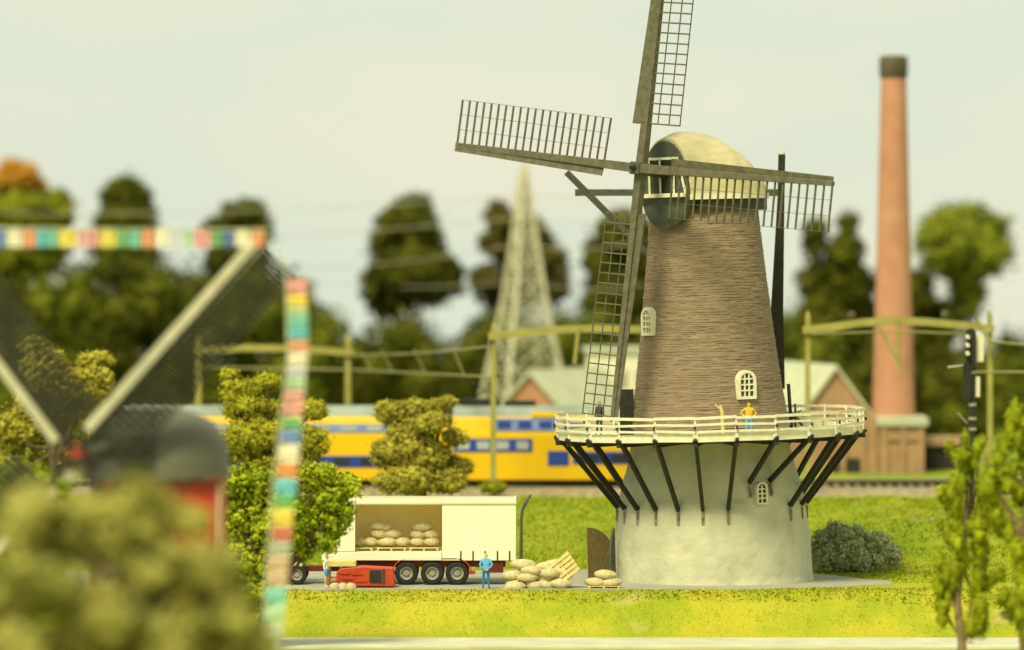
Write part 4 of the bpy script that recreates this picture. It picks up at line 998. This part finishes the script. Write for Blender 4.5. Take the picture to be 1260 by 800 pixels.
part('corner_board', MB().box((qx(269),QD-.02,(qz(596)+qz(700))/2),(.07,.12,qz(596)-qz(700))), M['white'], rm)
part('eaves', MB().box(((qx(190)+qx(274))/2,QD-.2,qz(591)),(qx(274)-qx(190),.3,.14)), M['darkwood'], rm)
HQ = Vector((qx(97),QD-.6,qz(557)))
part('hub', MB().lathe([(.05,-.38),(.30,-.30),(.40,0),(.30,.30),(.05,.38)],16,HQ), M['red'], rm, smooth=True)
part('windshaft', MB().tube([HQ+Vector((0,.2,0)), HQ+Vector((1.1,2.4,-.1))], .3, 10), M['gable'], rm)
part('weather_beam', MB().box((qx(100),QD+.2,qz(585)),(1.3,.4,.4)), M['white'], rm)
for ux, uz, L, st in ((.665,.747,10.6,.95),(-.60,.80,9.6,.85),(-.690,-.724,9.6,1.5),(.5,-.86,9.6,2.6)):
    d = Vector((ux,-.12,uz)).normalized(); sdv = Vector((uz,.0,-ux)).normalized(); o0 = HQ+Vector((0,-.2,0))
    sail = part('sail', MB().beam(o0,o0+d*L,.30,.26,w2=.16,h2=.16,up=(0,1,0)), M['darkwood'], rm)
    part('leading_board', MB().beam(o0+d*st-sdv*.2,o0+d*L-sdv*.15,.62,.14,w2=.56,up=(0,1,0)), M['gboard'], sail)
    for i in range(34):
        p = o0+d*(st+.2+(L-st-.3)*i/33); part('lattice_bar', MB().beam(p,p+sdv*1.75+Vector((0,.2,0)),.06,.17), M['darkwood'], sail)
    for c in (.45,.85,1.3,1.75): part('lattice_lath', MB().beam(o0+d*(st+.2)+sdv*c+Vector((0,.1*c,0)),o0+d*(L-.1)+sdv*c+Vector((0,.1*c,0)),.08,.06), M['darkwood'], sail)
# ------------------------------------------------------------------ striped garlands
pal = dict(b=(.10,.22,.62),c=(.80,.76,.55),o=(.78,.30,.12),y=(.75,.62,.03),k=(.06,.50,.62),g=(.10,.40,.12),t=(.15,.55,.45),p=(.75,.30,.28),l=(.60,.60,.70),w=(.80,.80,.68),q=(.40,.62,.35),r=(.60,.10,.06),a=(.42,.48,.38),d=(.62,.42,.24),B=(.04,.12,.45),O=(.80,.24,.02),Y=(.80,.60,.02),G=(.08,.42,.06))
for k_, c in pal.items(): M['fl_'+k_] = (lambda n_, c_, d_, a_, b_: mat(n_, tuple(v*.82+.10 for v in c_), tuple(v*.82+.06 for v in d_), a_, b_))('pennant_'+{'b':'blue','c':'cream','o':'orange','y':'yellow','k':'cyan','g':'green','t':'teal','p':'pink','l':'lilac','w':'white','q':'pale_green','r':'red','a':'grey','d':'tan','B':'deep_blue','O':'bright_orange','Y':'bright_yellow','G':'bright_green'}[k_], c, tuple(v*.85 for v in c), 2, .7)
cname = {'b':'blue','c':'cream','o':'orange','y':'yellow','k':'cyan','g':'green','t':'teal','p':'pink','l':'lilac','w':'white','q':'pale green','r':'red','a':'grey','d':'tan','B':'blue','O':'orange','Y':'yellow','G':'green'}
GDp = 181
gh = thing('garland', 'horizontal garland of coloured pennants crossing the left background trees', 'garland', W(0,281,GDp))
part('string', MB().tube([W(-20,281,GDp),W(160,282.5,GDp),W(332,283,GDp)], .03, 6), M['white'], gh)
seqh = [(-16,-6,'O'),(-6,7,'b'),(8,28,'c'),(29,44,'o'),(45,58,'k'),(59,71,'t'),(72,95,'y'),(96,108,'p'),(109,122,'p'),(123,143,'y'),(144,158,'g'),(159,173,'t'),(174,191,'o'),(192,208,'c'),(209,224,'l'),(225,237,'q'),(238,260,'p'),(261,274,'g'),(275,288,'B'),(289,309,'c'),(310,325,'o')]
def flag(parent, p, q, wv, c):
    """cloth between p and q along the string, hanging along wv; a slight fold gives it depth"""
    n = 5; vs = []
    for side in (0,1):
        for i in range(n+1):
            for j in range(3):
                b = p.lerp(q,i/n)+wv*(j/2); b = b+Vector((0,.05*math.sin(i*1.7+j*.9)+side*.02,0)); vs.append(b)
    st = (n+1)*3; fs = []
    for i in range(n):
        for j in range(2):
            a = i*3+j; fs.append((a,a+1,a+4,a+3)); fs.append((a+st,a+3+st,a+4+st,a+1+st))
    for i in range(n): fs.append((i*3,(i+1)*3,(i+1)*3+st,i*3+st)); fs.append((i*3+2,i*3+2+st,(i+1)*3+2+st,(i+1)*3+2))
    for j in range(2): fs.append((j,j+st,j+1+st,j+1)); a=n*3+j; fs.append((a,a+1,a+1+st,a+st))
    part('pennant', MB().add(vs, fs), M['fl_'+c], parent, label=cname[c]+' pennant')
for a,b,c in seqh: flag(gh, W(a+.6,282,GDp), W(b-.6,282,GDp), Vector((0,0,-.66)), c)
gv = thing('garland', 'vertical garland of coloured pennants hanging down from the red mill sail tip', 'garland', W(362,335,GDp))
part('string', MB().tube([W(330,290,GDp),W(352,330,GDp),W(355,440,GDp),W(336,600,GDp),W(322,800,GDp)], .03, 6), M['white'], gv)
seqv = [(344,362,'p'),(363,378,'Y'),(379,390,'q'),(391,403,'t'),(404,418,'k'),(419,433,'o'),(434,452,'c'),(453,464,'l'),(465,480,'q'),(481,496,'p'),(497,512,'p'),(513,529,'g'),(530,546,'b'),(547,570,'c'),(571,588,'O'),(589,609,'k'),(610,625,'G'),(626,648,'Y'),(649,666,'r'),(667,682,'a'),(683,700,'d'),(701,722,'d'),(723,745,'t'),(746,770,'q'),(771,800,'a')]
lx = lambda y: 353+(y-344)*.02-(max(0,y-430)*.11)
for a,b,c in seqv: flag(gv, W(lx(a),a,GDp), W(lx(b),b-1,GDp), Vector((.74,0,0)), c)
